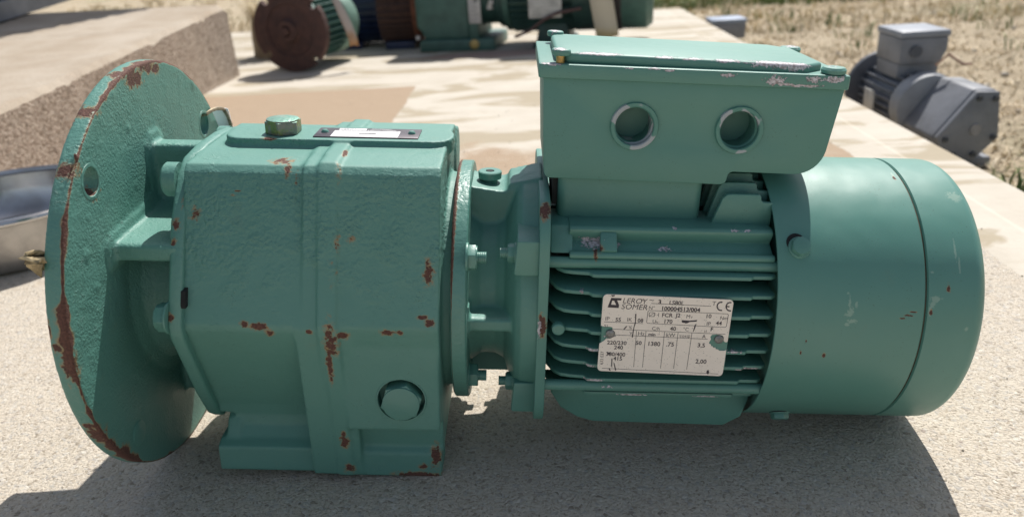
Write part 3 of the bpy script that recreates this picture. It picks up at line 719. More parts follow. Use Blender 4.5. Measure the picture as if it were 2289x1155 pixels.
def lline(bm, a, b, w=.13):
    a, b = Vector(lab(*a)), Vector(lab(*b)); d = (b - a).normalized(); q = Vector((-d.y, d.x)) * w
    bm.faces.new([bm.verts.new(L3(*p, .49)) for p in (a - q, b - q, b + q, a + q)])
for a, b in (((725, 192), (1422, 221)), ((172, 405), (634, 424)), ((275, 490), (1608, 545)), ((310, 558), (1400, 604)), ((556, 508), (522, 942)), ((668, 512), (628, 946)), ((888, 520), (846, 956)), ((1048, 526), (1004, 958)), ((1212, 530), (1162, 970)), ((140, 958), (1545, 1022)),
    ((700, 272), (1620, 308)), ((686, 420), (1600, 464)), ((690, 285), (674, 408)), ((1632, 318), (1616, 450)), ((1620, 308), (1632, 318)), ((1616, 450), (1600, 464)), ((690, 285), (700, 272)), ((674, 408), (686, 420)), ((708, 296), (704, 340)), ((704, 340), (764, 343)), ((764, 343), (768, 299)), ((768, 299), (708, 296)), ((706, 338), (766, 301)), ((768, 320), (784, 321)), ((796, 322), (816, 323)), ((816, 300), (814, 346))):
    lline(bm, a, b)
# emblem: slanted S-like block with a cut
lpoly(bm, [(262, 130), (282, 131), (258, 208), (352, 212), (346, 246), (216, 240)]); lpoly(bm, [(282, 131), (384, 135), (376, 160), (330, 158), (352, 212), (318, 211), (294, 163), (272, 162)])
# C E arcs
def cearc(cx, cy, r, a0, a1, w):
    P = []
    for i in range(15): t = math.radians(a0 + (a1 - a0) * i / 14); P.append((t))
    for t0, t1 in zip(P, P[1:]): lpoly(bm, [(cx + (r - w) * math.cos(t0), cy - (r - w) * math.sin(t0)), (cx + r * math.cos(t0), cy - r * math.sin(t0)), (cx + r * math.cos(t1), cy - r * math.sin(t1)), (cx + (r - w) * math.cos(t1), cy - (r - w) * math.sin(t1))])
cearc(1543, 221, 55, 75, 285, 15); cearc(1648, 225, 55, 75, 285, 15); lpoly(bm, [(1600, 216), (1600, 231), (1640, 232), (1640, 218)])
# scuffs and a smudge
for pts in ([(540, 310), (555, 312), (548, 420), (530, 470), (512, 590), (498, 585), (520, 470), (538, 400)], [(1085, 382), (1180, 388), (1270, 380), (1262, 398), (1180, 404), (1150, 420), (1090, 410)], [(1240, 440), (1262, 420), (1250, 470), (1228, 520), (1222, 515)], [(225, 950), (245, 985), (232, 988), (220, 975)], [(255, 840), (268, 840), (262, 955), (250, 930)], [(278, 880), (292, 900), (312, 985), (296, 985)],
            [(255, 100), (305, 98), (300, 112), (275, 118)], [(1404, 985), (1424, 970), (1436, 1000), (1424, 1030), (1402, 1015)], [(200, 770), (240, 765), (245, 785), (215, 792)], [(430, 455), (400, 490), (415, 492), (450, 455)]):
    lpoly(bm, pts, .485)
part('printed_text', bm, M_INK, plate)
for px, py in ((245, 545), (1535, 607)):
    u, v_ = lab(px, py); c = L3(u, v_, 0) / K
    bm = BM(); rev(bm, [(c.y + .3, 2.5), (c.y - .9, 2.35), (c.y - 1.5, 1.4), (c.y - 1.7, 0)], cx=c.x, cz=c.z, ax=1, seg=20); part('plate_rivet', bm, plain('old_rivet', (.30, .30, .29), .5, .6, .4, 500), plate)

# terminal box ------------------------------------------------------
SH = Matrix.Identity(4); SH[2][0] = -.02; SHX = Matrix.Translation((0, 0, .02 * 233 * K)) @ SH
BOX_CH = [(355, -42, 133.5, 5, 2.2), (375, -42, 134.5, 4, 1.6), (385, -42, 134.5, 5, 1.6), (371, -42, 131, 9, .7), (360, -42, 131.5, 5, .6), (331, -42, 135.6, 4, .9), (300, -42, 137.4, 3, .6), (292, -42, 138.0, 3, .5), (280, -42, 138, 2, .5), (240, -42, 139.8, 6, 1)]
M_BOX = paint('green_box', [], BOX_CH, fine=.06, cast=.02, dirt=.18, gloss=.48)
def circ_arc(cx, cz, r, a0, a1, n=7): return [(cx + r * math.cos(math.radians(a0 + (a1 - a0) * i / n)), cz + r * math.sin(math.radians(a0 + (a1 - a0) * i / n))) for i in range(n + 1)]
bm = BM()
op = [(235.5, 132.6), (237.6, 81)] + [(238.4, 79), (240.5, 78.2), (334, 78.2), (336.4, 79), (337.0, 80.6), (337.6, 84), (338.6, 85.2), (340, 85.6), (371, 85.6)] + circ_arc(372.6, 101.6, 16, 272, 352, 8) + [(392.6, 132.6)]
prism(bm, op, -39.5, 39.5, 1); bm.transform(SHX)
cut = BM()
for cx, cz in ((284.6, 108.6), (340.2, 108.8)):
    rev(cut, [(-60, 10.3), (-20.5, 10.3)], cx=cx, cz=cz - .02 * (cx - 233), ax=1, seg=48)
tb = part('terminal_box', bm, M_BOX, cut=mesh_of(cut)); 
md = tb.modifiers.new('v', 'BEVEL'); md.width = .0009; md.segments = 2; md.limit_method = 'ANGLE'; md.angle_limit = math.radians(40)
mods(tb); finish(tb.data, None, 32)
bm = BM(); prism(bm, rrect(233, 393.6, -42, 42, 1.5, 3), 132.3, 139.6, 2); bm.transform(SHX); part('box_rim', bm, M_BOX, tb, bevel=.7)
M_GREY_RING = plain('bare_ring', (.42, .44, .45), .5, .2, .2, 90)
M_RING = N('knockout_ring'); n = M_RING
xs, ys, zs = n.sep()
wear = n.step(n.noise(75, 2).outputs[0], .52, .56)
M_RING = n.set(Base_Color=n.mix(wear, GREEN, (.36, .40, .42)), Roughness=.45)
for cx, cz in ((284.6, 108.6), (340.2, 108.8)):
    z0 = cz - .02 * (cx - 233)
    bm = BM(); rev(bm, [(-39.2, 12.9), (-40.3, 12.7), (-40.9, 12.4), (-40.9, 10.7), (-40.4, 10.2), (-37, 10.1), (-36.6, 9.7), (-36.2, 10.1), (-35.6, 9.7), (-35.2, 10.1), (-34.4, 9.7), (-33.8, 10.1), (-22, 10.1)], cx=cx, cz=z0, ax=1, seg=48)
    # open rings: drop the cap faces
    for f in [f for f in bm.faces if len(f.verts) > 4]: bm.faces.remove(f)
    rg = part('cable_entry_ring', bm, M_RING, tb)
    bm = BM(); rev(bm, [(-21.4, 10.25), (-21.5, 0)], cx=cx, cz=z0, ax=1, seg=48); part('knockout_disc', bm, M_BOX, rg)
    bm = BM()
    for dx, dz in ((-1.0, .3), (.9, .8)):
        for k_ in range(18):
            t0, t1 = 2 * PI * k_ / 18, 2 * PI * (k_ + 1) / 18
            bm.faces.new([bm.verts.new(((cx + dx + r * math.cos(t)) * K, -21.75 * K, (z0 + 3.4 + dz + r * math.sin(t)) * K)) for r, t in ((.75, t0), (1.05, t0), (1.05, t1), (.75, t1))])
    part('mould_mark', bm, M_SHIELD, rg)
# lid
LID_CH = [(364, -37, 140.6, 10, 2.6), (352, -36, 141.2, 10, 1.8), (357, -37, 141, 8, 2.2), (330, -36.5, 141.9, 7, .7), (312, -36.5, 142.4, 5, .5), (298, -36.5, 142.9, 6, .5), (268, -36.5, 143.9, 8, .6), (258, -36.5, 144.2, 6, .5), (244, -37, 146, 3, 2), (244, 37, 146, 3, 1.6)]
M_LID = paint('green_lid', [(252, -38, 145, .1, .1)], LID_CH, fine=.06, cast=.02, dirt=.40, gloss=.50)
bm = BM()
def lidpoly(d): return [(248 + d, -37.5 + d), (372, -37.5 + d), (383.5 - d, -26), (383.5 - d, 26), (372, 37.5 - d), (248 + d, 37.5 - d), (241.5 + d, 30), (241.5 + d, -30)]
prism(bm, lidpoly(0), 140.8, 146.6, 2)
o = part('box_lid', bm, M_LID, tb, bevel=1.9, seg=4) if False else None
SHL = Matrix.Translation((0, 0, (.030 * 233 + 1.0) * K)) @ Matrix(((1, 0, 0, 0), (0, 1, 0, 0), (-.030, 0, 1, 0), (0, 0, 0, 1)))
bm.free(); bm = BM(); prism(bm, lidpoly(0), 138.4, 144.2, 2); bm.transform(SHL)
lid = part('box_lid', bm, M_LID, tb, bevel=2.0, seg=4)
for y in (-36.5, 36.5):
    bm = BM(); prism(bm, rrect(239.5, 249.5, y - 4.5, y + 4.5, 4, 5), 142.4, 145.8, 2); bm.transform(SHL); part('lid_ear', bm, M_LID, lid, bevel=1.2, seg=3)
    bm = BM(); rev(bm, [(138, 2.3), (144.6, 2.3)], cx=244.2, cy=y - .5, ax=2, seg=18); part('lid_screw', bm, M_BRASS, lid)
for y in (-36.5, 36.5):
    bm = BM(); rev(bm, [(136.2, 3.4), (137.0, 6.1), (138.8, 6.4), (140.0, 5.4), (140.4, 3), (140.1, 0)], cx=386.0, cy=y, ax=2, seg=28); part('lid_screw', bm, paint('screw_green', [], [(385, -37, 141.6, 4, 1.2), (387, 36, 141.6, 4, 2)], cast=.2), lid)

# fan cover ----------------------------------------------------------
FAN_RUST = [(366, -79, 8, .9, 2.6), (389, -79, 15, 0.8, 2.2), (387.5, -79, 11, .7, 1.2), (418, -79, 24, .6, .6), (436, -78, 12, 5.2, .7), (372, -77, 19, 1, 1.6)]
FAN_BROWN = [(431.6,-77.4,18.1,2.0,0.42),(428.8,-77.7,16.6,1.2,0.4),(434.2,-76.9,20.0,1.2,0.4),(379.4,-79.5,2.7,.5,.8),(377.6,-79.4,-4.5,0.45,.8),(390.4,-79.3,-5.6,.8,1.3),(436.6,-21.1,76.6,.8,0.4)]
FAN_SCUFF = [(399.2,-74.1,28.9,0.7,0.7),(400.3,-75.7,24.4,0.7,3.5),(401.4,-77.0,19.9,1.9,2.0),(400.4,-77.4,17.9,2.4,1.0),(403.9,-76.0,23.4,0.7,2.0),(402.4,-78.2,14.4,2.4,1.2),(399.7,-78.5,12.6,1.2,1.0),(437.1,-17.3,77.6,0.8,0.5)]
CAP_SCUFF = [(445.6,-74.8,26.9,2.8,1.5),(444.1,-75.7,24.2,1.7,2.0),(443.0,-76.8,20.7,0.9,3.0),(464.5,-35.8,71.0,3.9,2.6),(456.8,-62.2,49.6,0.7,6.5),(458.3,-67.1,42.7,0.5,5.0),(443.5,-68.9,39.7,0.9,0.5),(463.3,-76.7,11.5,1.2,1.2)]
M_FAN = paint('green_fan_cover', FAN_BROWN, [], cast=.012, cast_scale=520, dirt=.25, gloss=.38, fine=.03, rim=.15, wave=.8, scuffs=FAN_SCUFF)
bm = BM(); prof = [(364, 78.0), (362, 79.0), (362.3, 79.5), (439.6, 79.5), (440.4, 78.6)]
rev(bm, prof, 0, 0, 160)
for f in [f for f in bm.faces if len(f.verts) > 4]: bm.faces.remove(f)
fc = part('fan_cover', bm, M_FAN)
bm = BM(); rev(bm, [(362.4, 78.9), (366, 78.0), (366, 50)], 0, 0, 96)
for f in [f for f in bm.faces if len(f.verts) > 4]: bm.faces.remove(f)
part('cover_lip', bm, M_STATOR, fc)
bm = BM(); rev(bm, [(440.2, 78.2), (441.6, 78.2)], 0, 0, 128)
for f in [f for f in bm.faces if len(f.verts) > 4]: bm.faces.remove(f)
part('cover_seam', bm, plain('seam_grime', (.10, .085, .05), .7, 0, .5, 200), fc)
END_RUST = [(476, -60, 38, 1.2, 5), (476.5, -66, 27, 1.4, 5), (476.5, -72, 6, 1.4, 2.4), (475.5, -71, -14, 1.2, 4), (476, -68, 18, .7, 2), (477, -52, 44, .9, 5)]
M_CAP = paint('green_end_cap', END_RUST + [(443.5,-76.9,20.0,0.8,1.4),(452.2,-72.7,32.1,0.8,1.8)], [], cast=.015, cast_scale=520, dirt=.35, gloss=.40, fine=.03, rim=.3, wave=.8, scuffs=CAP_SCUFF)
bm = BM(); prof = [(441.2, 78.4), (441.8, 79.5), (467, 79.5)]
R0 = 18.0
for i in range(1, 15):
    t = i / 14 * PI / 2; prof.append((467 + 10.5 * math.sin(t), 79.5 - R0 * (1 - math.cos(t))))
prof += [(478.2, 44), (478.4, 0)]
rev(bm, prof, 0, 0, 160)
for f in [f for f in bm.faces if len(f.verts) > 100]: bm.faces.remove(f)
part('fan_end_cap', bm, M_CAP, fc)
def cover_screw(x, phi, sgn=-1):
    c = Vector((0, sgn * math.cos(phi), math.sin(phi)))
    p = Vector((x, 0, 0)) + c * 79.3
    s = bolt('cover_screw', M_BOLT, c, p, 5.4, 4.2, .4, parent=fc, washer=True)
    bm = BM(); up = Vector((0, -sgn * math.sin(phi) * -1, math.cos(phi))) if False else Vector((0, sgn * -math.sin(phi), math.cos(phi)))
    M = Matrix.Translation((p + up * 2.6 - Vector((1, 0, 0)) * 1.6 + c * .3) * K) @ c.to_track_quat('Z', 'Y').to_matrix().to_4x4()
    rev(bm, [(-.6, 5.2), (.0, 5.2)], ax=2, seg=24); bm.transform(M); part('screw_slot', bm, M_DARK, fc)
cover_screw(374, math.radians(38.5)); cover_screw(383.5, math.radians(-51)); cover_screw(374, math.radians(38.5), 1); cover_screw(383.5, math.radians(-51), 1)

def toW(p): return Ry @ (Vector(p) * K) + Vector((0, 0, OFF))
# metal tag wired through the flange hole, dry leaf behind the flange
M_TAG = plain('tag_metal', (.86, .85, .86), .45, 0.0, .2, 60, .0004, 90)
def metal_tag():
    t = thing('metal_tag', 'small bent shiny metal tag wired to a bolt hole of the green flange', 'metal tag', toW((-2, 88, 88)))
    W0 = toW((-2, 88, 88)); bm = BM()
    q = [[(-7, 111, 76), (-7, 110.5, 62), (-6, 110, 46)], [(1, 113, 77), (2, 112.5, 62), (4, 112, 45)], [(8, 114.5, 78.5), (10, 114, 62), (13, 113.5, 45)], [(13.4, 116, 77.5), (16.5, 115, 62), (20.5, 114.5, 45)]]
    q = [[toW(p) - W0 for p in r] for r in q]
    V = [[bm.verts.new(p) for p in r] for r in q]; V2 = [[bm.verts.new(p + Vector((0, .0007, 0))) for p in r] for r in q]
    for a in range(3):
        for b in range(2):
            bm.faces.new((V[a][b], V[a + 1][b], V[a + 1][b + 1], V[a][b + 1])); bm.faces.new((V2[a][b], V2[a][b + 1], V2[a + 1][b + 1], V2[a + 1][b]))
    rim = [V[0][0], V[1][0], V[2][0], V[3][0], V[3][1], V[3][2], V[2][2], V[1][2], V[0][2], V[0][1]]; rim2 = [V2[0][0], V2[1][0], V2[2][0], V2[3][0], V2[3][1], V2[3][2], V2[2][2], V2[1][2], V2[0][2], V2[0][1]]
    for i in range(10): bm.faces.new((rim[i], rim[(i + 1) % 10], rim2[(i + 1) % 10], rim2[i]))
    obj('tag_plate', bm, M_TAG, t)
    bm = BM(); pts = [(-3, 84, 80), (4, 83, 79.5), (9.6, 85, 80.5), (11.5, 90, 82), (12.5, 98, 81.5), (12.2, 107, 79.5), (12, 112, 77.5), (14, 112.6, 73), (15.6, 112.4, 67), (15.2, 112.2, 60), (13, 112, 56)]
    tube(bm, [toW(p) - W0 for p in pts], .0013, 8); obj('tie_wire', bm, plain('old_wire', (.30, .25, .17), .5, .6, .5, 400), t)
metal_tag()
def leaf():
    W0 = toW((-4, -112, 50)); t = bpy.data.objects.new('dry_leaf', None)
    bm = BM(); rnd = random.Random(9); rows = []
    for i in range(8):
        row = []
        for j in range(6):
            u = i / 7; v = j / 5 - .5
            wid = 11 * (.25 + math.sin(PI * min(1, u * 1.05)) * .8) * (1 + .3 * rnd.uniform(-1, 1))
            row.append(bm.verts.new(toW((-3 + 5 * math.sin(9 * v + 3 * u), -103 - 14 * u + rnd.uniform(-1.6, 1.6), 50 + 6 * u - v * wid + rnd.uniform(-1.4, 1.4))) - W0))
        rows.append(row)
    for i in range(7):
        for j in range(5): bm.faces.new((rows[i][j], rows[i + 1][j], rows[i + 1][j + 1], rows[i][j + 1]))
    o = obj('dry_leaf', bm, plain('dry_leaf', (.48, .38, .22), .8, 0, .45, 300), None, W0, ang=20)
    md = o.modifiers.new('s', 'SOLIDIFY'); md.thickness = .0005
    tag(o, 'crumpled dry leaf poking out behind the left rim of the flange', 'leaf')
    bpy.data.objects.remove(t)
leaf()

# ------------------------------------------------------------------ steel bowl
def bowl():
    n = N('worn_stainless')
    M_B = n.set(Base_Color=n.mix(n.step(n.noise(30, 4).outputs[0], .4, .7), (.52, .51, .50), (.40, .38, .36)), Metallic=.97, Roughness=n.mixf(n.noise(50, 4).outputs[0], .10, .26))
    t = thing('steel_bowl', 'stainless steel pet bowl standing behind the flange by the concrete block', 'bowl', (-.345, .375, 0))
    bm = BM()
    rev(bm, [(0, 0), (0, 92), (2, 99), (8, 104.5), (18, 107.5), (40, 110), (57, 111)], ax=2, seg=96)
    for f in [f for f in bm.faces if len(f.verts) > 50 and f.calc_center_median().z > .03]: bm.faces.remove(f)
    obj('outer_wall', bm, plain('brushed_steel', (.50, .475, .45), .40, .9, .25, 40), t, ang=50)
    bm = BM(); rev(bm, [(57, 110), (40, 108), (18, 104), (9, 96), (5, 84), (4, 0)], ax=2, seg=96)
    for f in [f for f in bm.faces if len(f.verts) > 50]: bm.faces.remove(f)
    obj('inner_basin', bm, M_B, t)
    bm = BM()
    for i in range(96):
        pass
    bmesh.ops.create_circle(bm, cap_ends=False, radius=.001, segments=4); bm.clear()
    ring = [(.1105 * math.cos(2 * PI * i / 96), .1105 * math.sin(2 * PI * i / 96)) for i in range(96)]
    rows = []
    for i in range(96):
        a = 2 * PI * i / 96; rows.append([bm.verts.new(((.1125 + .0042 * math.cos(b)) * math.cos(a), (.1125 + .0042 * math.cos(b)) * math.sin(a), .0575 + .0040 * math.sin(b))) for b in [2 * PI * k_ / 10 for k_ in range(10)]])
    for i in range(96):
        for k_ in range(10): bm.faces.new((rows[i][k_], rows[(i + 1) % 96][k_], rows[(i + 1) % 96][(k_ + 1) % 10], rows[i][(k_ + 1) % 10]))
    obj('rolled_rim', bm, M_B, t)
bowl()

# ------------------------------------------------------------------ BACKGROUND MACHINES
M_BG = plain('old_green', (.056, .132, .110), .5, 0, .25, 30, .0006, 200)
M_BGD = plain('old_dark_green', (.034, .085, .076), .5, 0, .3, 30, .0006, 200)
M_RUST = plain('rust_brown', (.090, .046, .038), .85, 0, .4, 50, .001, 260, (.060, .034, .030))
M_RUSTR = plain('rust_red', (.20, .075, .042), .85, 0, .4, 60, .001, 260)
M_NAVY = plain('navy_paint', (.018, .030, .085), .45, 0, .3, 20)
M_GREY = plain('grey_blue_paint', (.215, .225, .25), .5, 0, .22, 16, .0006, 240, (.15, .158, .175))
M_GREYL = plain('pale_grey_plate', (.50, .49, .48), .5, .2, .2, 60)
M_OFFW = plain('offwhite_plate', (.56, .55, .52), .5, .1, .3, 60)

def finned(parent, x0, x1, r, mat, nf=26, fh=.012, name='cooling_fin', cz=0, thick=.0035):
    """finned cylinder along local x: core + separate fins (shared mesh)"""
    bm = BM(); rev(bm, [(x0, r - fh), (x1, r - fh)], 0, 0, 40, k=1); obj('stator_core', bm, mat, parent, (0, 0, cz))
    bm = BM(); prism(bm, [(-thick / 2, r - fh - .004), (thick / 2, r - fh - .004), (thick / 2 * .6, r), (-thick / 2 * .6, r)], x0 + .002, x1 - .002, 0, 1)
    f0 = obj(name, bm, mat, parent, (0, 0, cz))
    for i in range(1, nf): same(f0, parent, (0, 0, cz), (2 * PI * i / nf, 0, 0))

def motor1():
    d = Vector((.27, .963, 0)); rz = math.atan2(d.y, d.x)
    t = thing('flanged_motor', 'green finned motor standing on its side with round rusty brown flange towards the camera', 'motor', (-.3165, 1.495, .0), (0, 0, rz))
    bm = BM(); cz = .097
    prof = [(0, .012), (-.022, .012), (-.022, .0235), (-.004, .026), (-.001, .030), (-.001, .060), (-.005, .062), (-.005, .096), (.010, .097), (.011, .096), (.013, .066)]
    rev(bm, prof, 0, 0, 72, k=1)
    cut = BM()
    for a in (51, 141, 231, 321):
        ca, sa = math.cos(math.radians(a)), math.sin(math.radians(a)); pts = []
        for i in range(9):
            th = PI / 2 + PI * i / 8; pts.append((.086 + .0085 * math.cos(th), .0085 * math.sin(th)))
        pts += [(.115, -.0085), (.115, .0085)]
        prism(cut, [(ca * u - sa * v, sa * u + ca * v) for u, v in pts], -.03, .03, 0, 1)
    o = obj('mounting_flange', bm, M_RUST, t, (0, 0, cz)); mods(o, cut=mesh_of(cut)); finish(o.data, None)
    bm = BM(); rev(bm, [(-.030, 0), (-.030, .009), (.0, .0095)], 0, 0, 24, k=1); obj('shaft', bm, M_RUST, t, (0, 0, cz), bevel=0)
    bm = BM(); rev(bm, [(.012, .070), (.030, .074), (.034, .074)], 0, 0, 48, k=1); obj('end_bell', bm, M_BG, t, (0, 0, cz))
    finned(t, .034, .150, .078, M_BG, 30, .014, cz=cz)
    bm = BM(); rev(bm, [(.150, .079), (.152, .080), (.200, .080), (.212, .074), (.214, .0)], 0, 0, 48, k=1); obj('fan_cover', bm, plain('faded_green', (.20, .33, .27), .5, 0, .3, 20), t, (0, 0, cz))
    for a in (20, 160, -20, 200):
        bm = BM(); rev(bm, [(.010, .006), (.018, .006)], .085 * math.cos(math.radians(a)), .085 * math.sin(math.radians(a)), 6, k=1); obj('flange_bolt', bm, M_GREYL, t, (0, 0, cz))
    # paper-thin rusty strap tag hanging from it
    bm = BM(); A = []
    P = [(-.212, 1.50, .185), (-.200, 1.492, .160), (-.187, 1.486, .128), (-.176, 1.482, .098), (-.169, 1.479, .074), (-.167, 1.478, .058)]
    W0 = Vector((-.19, 1.49, .058))
    for i, p in enumerate(P):
        wd = .0105 if i > 1 else .008
        A.append([bm.verts.new(Vector(p) - W0 + Vector((sx * wd, 0, -abs(sx) * (0.004 if i == 5 else 0)))) for sx in (-1, -.3, .3, 1)])
    for a, b in zip(A, A[1:]):
        for j in range(3): bm.faces.new((a[j], a[j + 1], b[j + 1], b[j]))
    n = N('rusted_strap'); z = n.sep()[2]
    m = n.set(Base_Color=n.mix(n.step(n.math('ADD', z, n.math('MULTIPLY', n.noise(60, 4).outputs[0], .05)), .025, .07), (.36, .19, .08), (.46, .40, .36)), Roughness=.6, Metallic=.2)
    o = obj('strap_tag', bm, m, None, W0); md = o.modifiers.new('s', 'SOLIDIFY'); md.thickness = .0015
    tag(o, 'long narrow rust stained strap tag hanging beside the rusty flanged motor', 'tag')
motor1()

def navy_motor():
    t = thing('navy_motor', 'dark navy blue motor in the shade behind the rusty finned end', 'motor', (-.155, 1.93, 0))
    finned(t, -.13, .10, .105, M_NAVY, 30, .016, cz=.112)
    bm = BM(); rev(bm, [(-.20, 0), (-.20, .09), (-.19, .106), (-.13, .107)], 0, 0, 48, k=1); obj('fan_cover', bm, M_NAVY, t, (0, 0, .112))
    for x in (-.09, .06):
        bm = BM(); box(bm, x - .025, x + .025, -.10, .10, 0, .016, 1); box(bm, x - .012, x + .012, -.085, .085, .014, .05, 1); obj('foot', bm, M_NAVY, t, bevel=3)
    bm = BM(); box(bm, -.07, .05, -.05, .05, .20, .27, 1); obj('terminal_box', bm, M_NAVY, t, bevel=4)
navy_motor()
def rusty_motor():
    t = thing('rusty_motor', 'rusty brown finned motor lying between the navy motor and the large green geared motor', 'motor', (-.085, 1.855, 0))
    finned(t, -.072, .022, .098, M_RUST, 34, .012, cz=.108)
    bm = BM(); rev(bm, [(.022, .098), (.024, .104), (.040, .104), (.042, .098)], 0, 0, 56, k=1); obj('end_flange', bm, M_RUSTR, t, (0, 0, .108))
    bm = BM(); box(bm, -.06, .02, -.07, .07, 0, .02, 1); obj('foot', bm, M_NAVY, t, bevel=3)
rusty_motor()

def motor2():
    rz = math.atan2(-.040, .248)
    t = thing('foot_mounted_geared_motor', 'big dark green geared motor on feet with white nameplate at the slab far end', 'geared motor', (-.040, 1.705, 0), (0, 0, rz))
    bm = BM()
    prism(bm, [(0, .0), (0, .022), (.004, .030), (.196, .030), (.20, .022), (.20, 0)], -.004, .20, 1, 1)
    obj('base_plate', bm, M_BG, t, bevel=3)
    bm = BM(); prism(bm, [(.012, .028), (.004, .05), (-.008, .06), (-.008, .25), (.01, .272), (.12, .272), (.135, .25), (.135, .028)], .008, .19, 1, 1)
    obj('gear_housing', bm, M_BG, t, bevel=8, seg=3)
    bm = BM(); prism(bm, [(.134, .028), (.134, .25), (.158, .25), (.158, .028)], .004, .19, 1, 1); obj('housing_cover', bm, M_BG, t, bevel=4)
    bm = BM(); rev(bm, [(.155, .105), (.165, .098), (.20, .098), (.21, .108), (.224, .110)], .10, .155, 56, k=1); obj('adaptor', bm, M_BGD, t)
    bm = BM(); rev(bm, [(.224, .114), (.226, .118), (.240, .118), (.242, .114)], .10, .155, 56, k=1); obj('motor_flange', bm, M_BG, t)
    mt = bpy.data.objects.new('motor_frame', None); COL.objects.link(mt); mt.parent = t; mt.location = (0, .10, 0)
    finned(mt, .242, .405, .122, M_BGD, 40, .014, cz=.155)
    bm = BM(); rev(bm, [(.405, .1235), (.408, .1245), (.500, .1245)], .10, .155, 64, k=1); obj('fan_cover', bm, M_BGD, t)
    bm = BM(); rev(bm, [(.500, .1250), (.502, .1268), (.524, .1268), (.526, .1250)], .10, .155, 64, k=1); obj('cover_band', bm, plain('black_band', (.035, .03, .032), .6), t)
    bm = BM(); rev(bm, [(.526, .1245), (.588, .1245), (.604, .112), (.608, 0)], .10, .155, 64, k=1); obj('end_cap', bm, M_BG, t)
    bm = BM(); box(bm, .30, .40, .0, .20, .0, .012, 1); prism(bm, [(.305, .01), (.395, .01), (.385, .06), (.315, .06)], .03, .17, 1, 1); obj('motor_foot', bm, M_BGD, t, bevel=3)
    bm = BM(); box(bm, .30, .41, .05, .15, .27, .35, 1); obj('terminal_box', bm, M_BG, t, bevel=4)
    bm = BM(); box(bm, .136, .168, .0025, .0045, .068, .150, 1); obj('side_plate', bm, M_GREYL, t, bevel=.5)
    bm = BM(); 
    for k_ in range(7): box(bm, .139, .164 - .004 * (k_ % 3), .0020, .0024, .078 + k_ * .010, .0805 + k_ * .010, 1)
    obj('plate_print', bm, plain('faded_print', (.33, .32, .34), .6), t)
    bm = BM(); box(bm, .297, .380, -.0265, -.024, .078, .135, 1); npl = obj('nameplate', bm, M_OFFW, t, bevel=.5)
    bm = BM()
    for k_ in range(5): box(bm, .302, .372 - .006 * (k_ % 2), -.0270, -.0266, .086 + k_ * .009, .0885 + k_ * .009, 1)
    obj('plate_print', bm, plain('faded_print', (.36, .36, .36), .6), npl)
    bm = BM(); rev(bm, [(-.004, .0125), (-.010, .0120), (-.012, .0085), (-.012, 0)], cx=.148, cy=0, cz=.017, ax=1, seg=24, k=1); obj('oil_plug', bm, plain('yellow_cap', (.50, .36, .13), .4, .2), t)
    bm = BM(); tube(bm, [(.26, -.03, .035), (.30, -.034, .05), (.335, -.036, .075), (.37, -.034, .09), (.43, -.028, .098)], .004, 10); obj('cable', bm, plain('cable_brown', (.10, .055, .05), .6), t)
    bm = BM(); rev(bm, [(0, .010), (.014, .010)], cx=.19, cy=.02, cz=.10, ax=2, seg=6, k=1); obj('bolt_head', bm, M_GREYL, t)
    bm = BM(); rev(bm, [(-.002, .007), (-.010, .007)], cx=.196, cy=.012, cz=.118, ax=1, seg=6, k=1); obj('bolt_head', bm, M_GREYL, t)
    bm = BM(); rev(bm, [(-.002, .006), (-.010, .006)], cx=-.002, cy=.0, cz=.038, ax=1, seg=6, k=1); obj('bolt_head', bm, M_GREYL, t)
    # card tag hanging in front of the fan cover
    n = N('old_card'); m = n.set(Base_Color=n.mix(n.step(n.math('ADD', n.sep()[2], n.math('MULTIPLY', n.noise(30, 4).outputs[0], .05)), .02, .06), (.50, .40, .20), (.50, .45, .35)), Roughness=.7)
    bm = BM(); A = []
    for i in range(6):
        u = i / 5; A.append([bm.verts.new((-.030 + .020 * u + sx * (.027), -.003 * math.sin(u * 5), .115 * (1 - u) + .006 * sx)) for sx in (-1, 0, 1)])
    for a, b in zip(A, A[1:]):
        for j in range(2): bm.faces.new((a[j], a[j + 1], b[j + 1], b[j]))
    o = obj('card_tag', bm, m, None, (.452, 1.575, .026)); md = o.modifiers.new('s', 'SOLIDIFY'); md.thickness = .0012
    tag(o, 'worn yellowed card tag hanging in front of the big dark green geared motor', 'tag')
motor2()

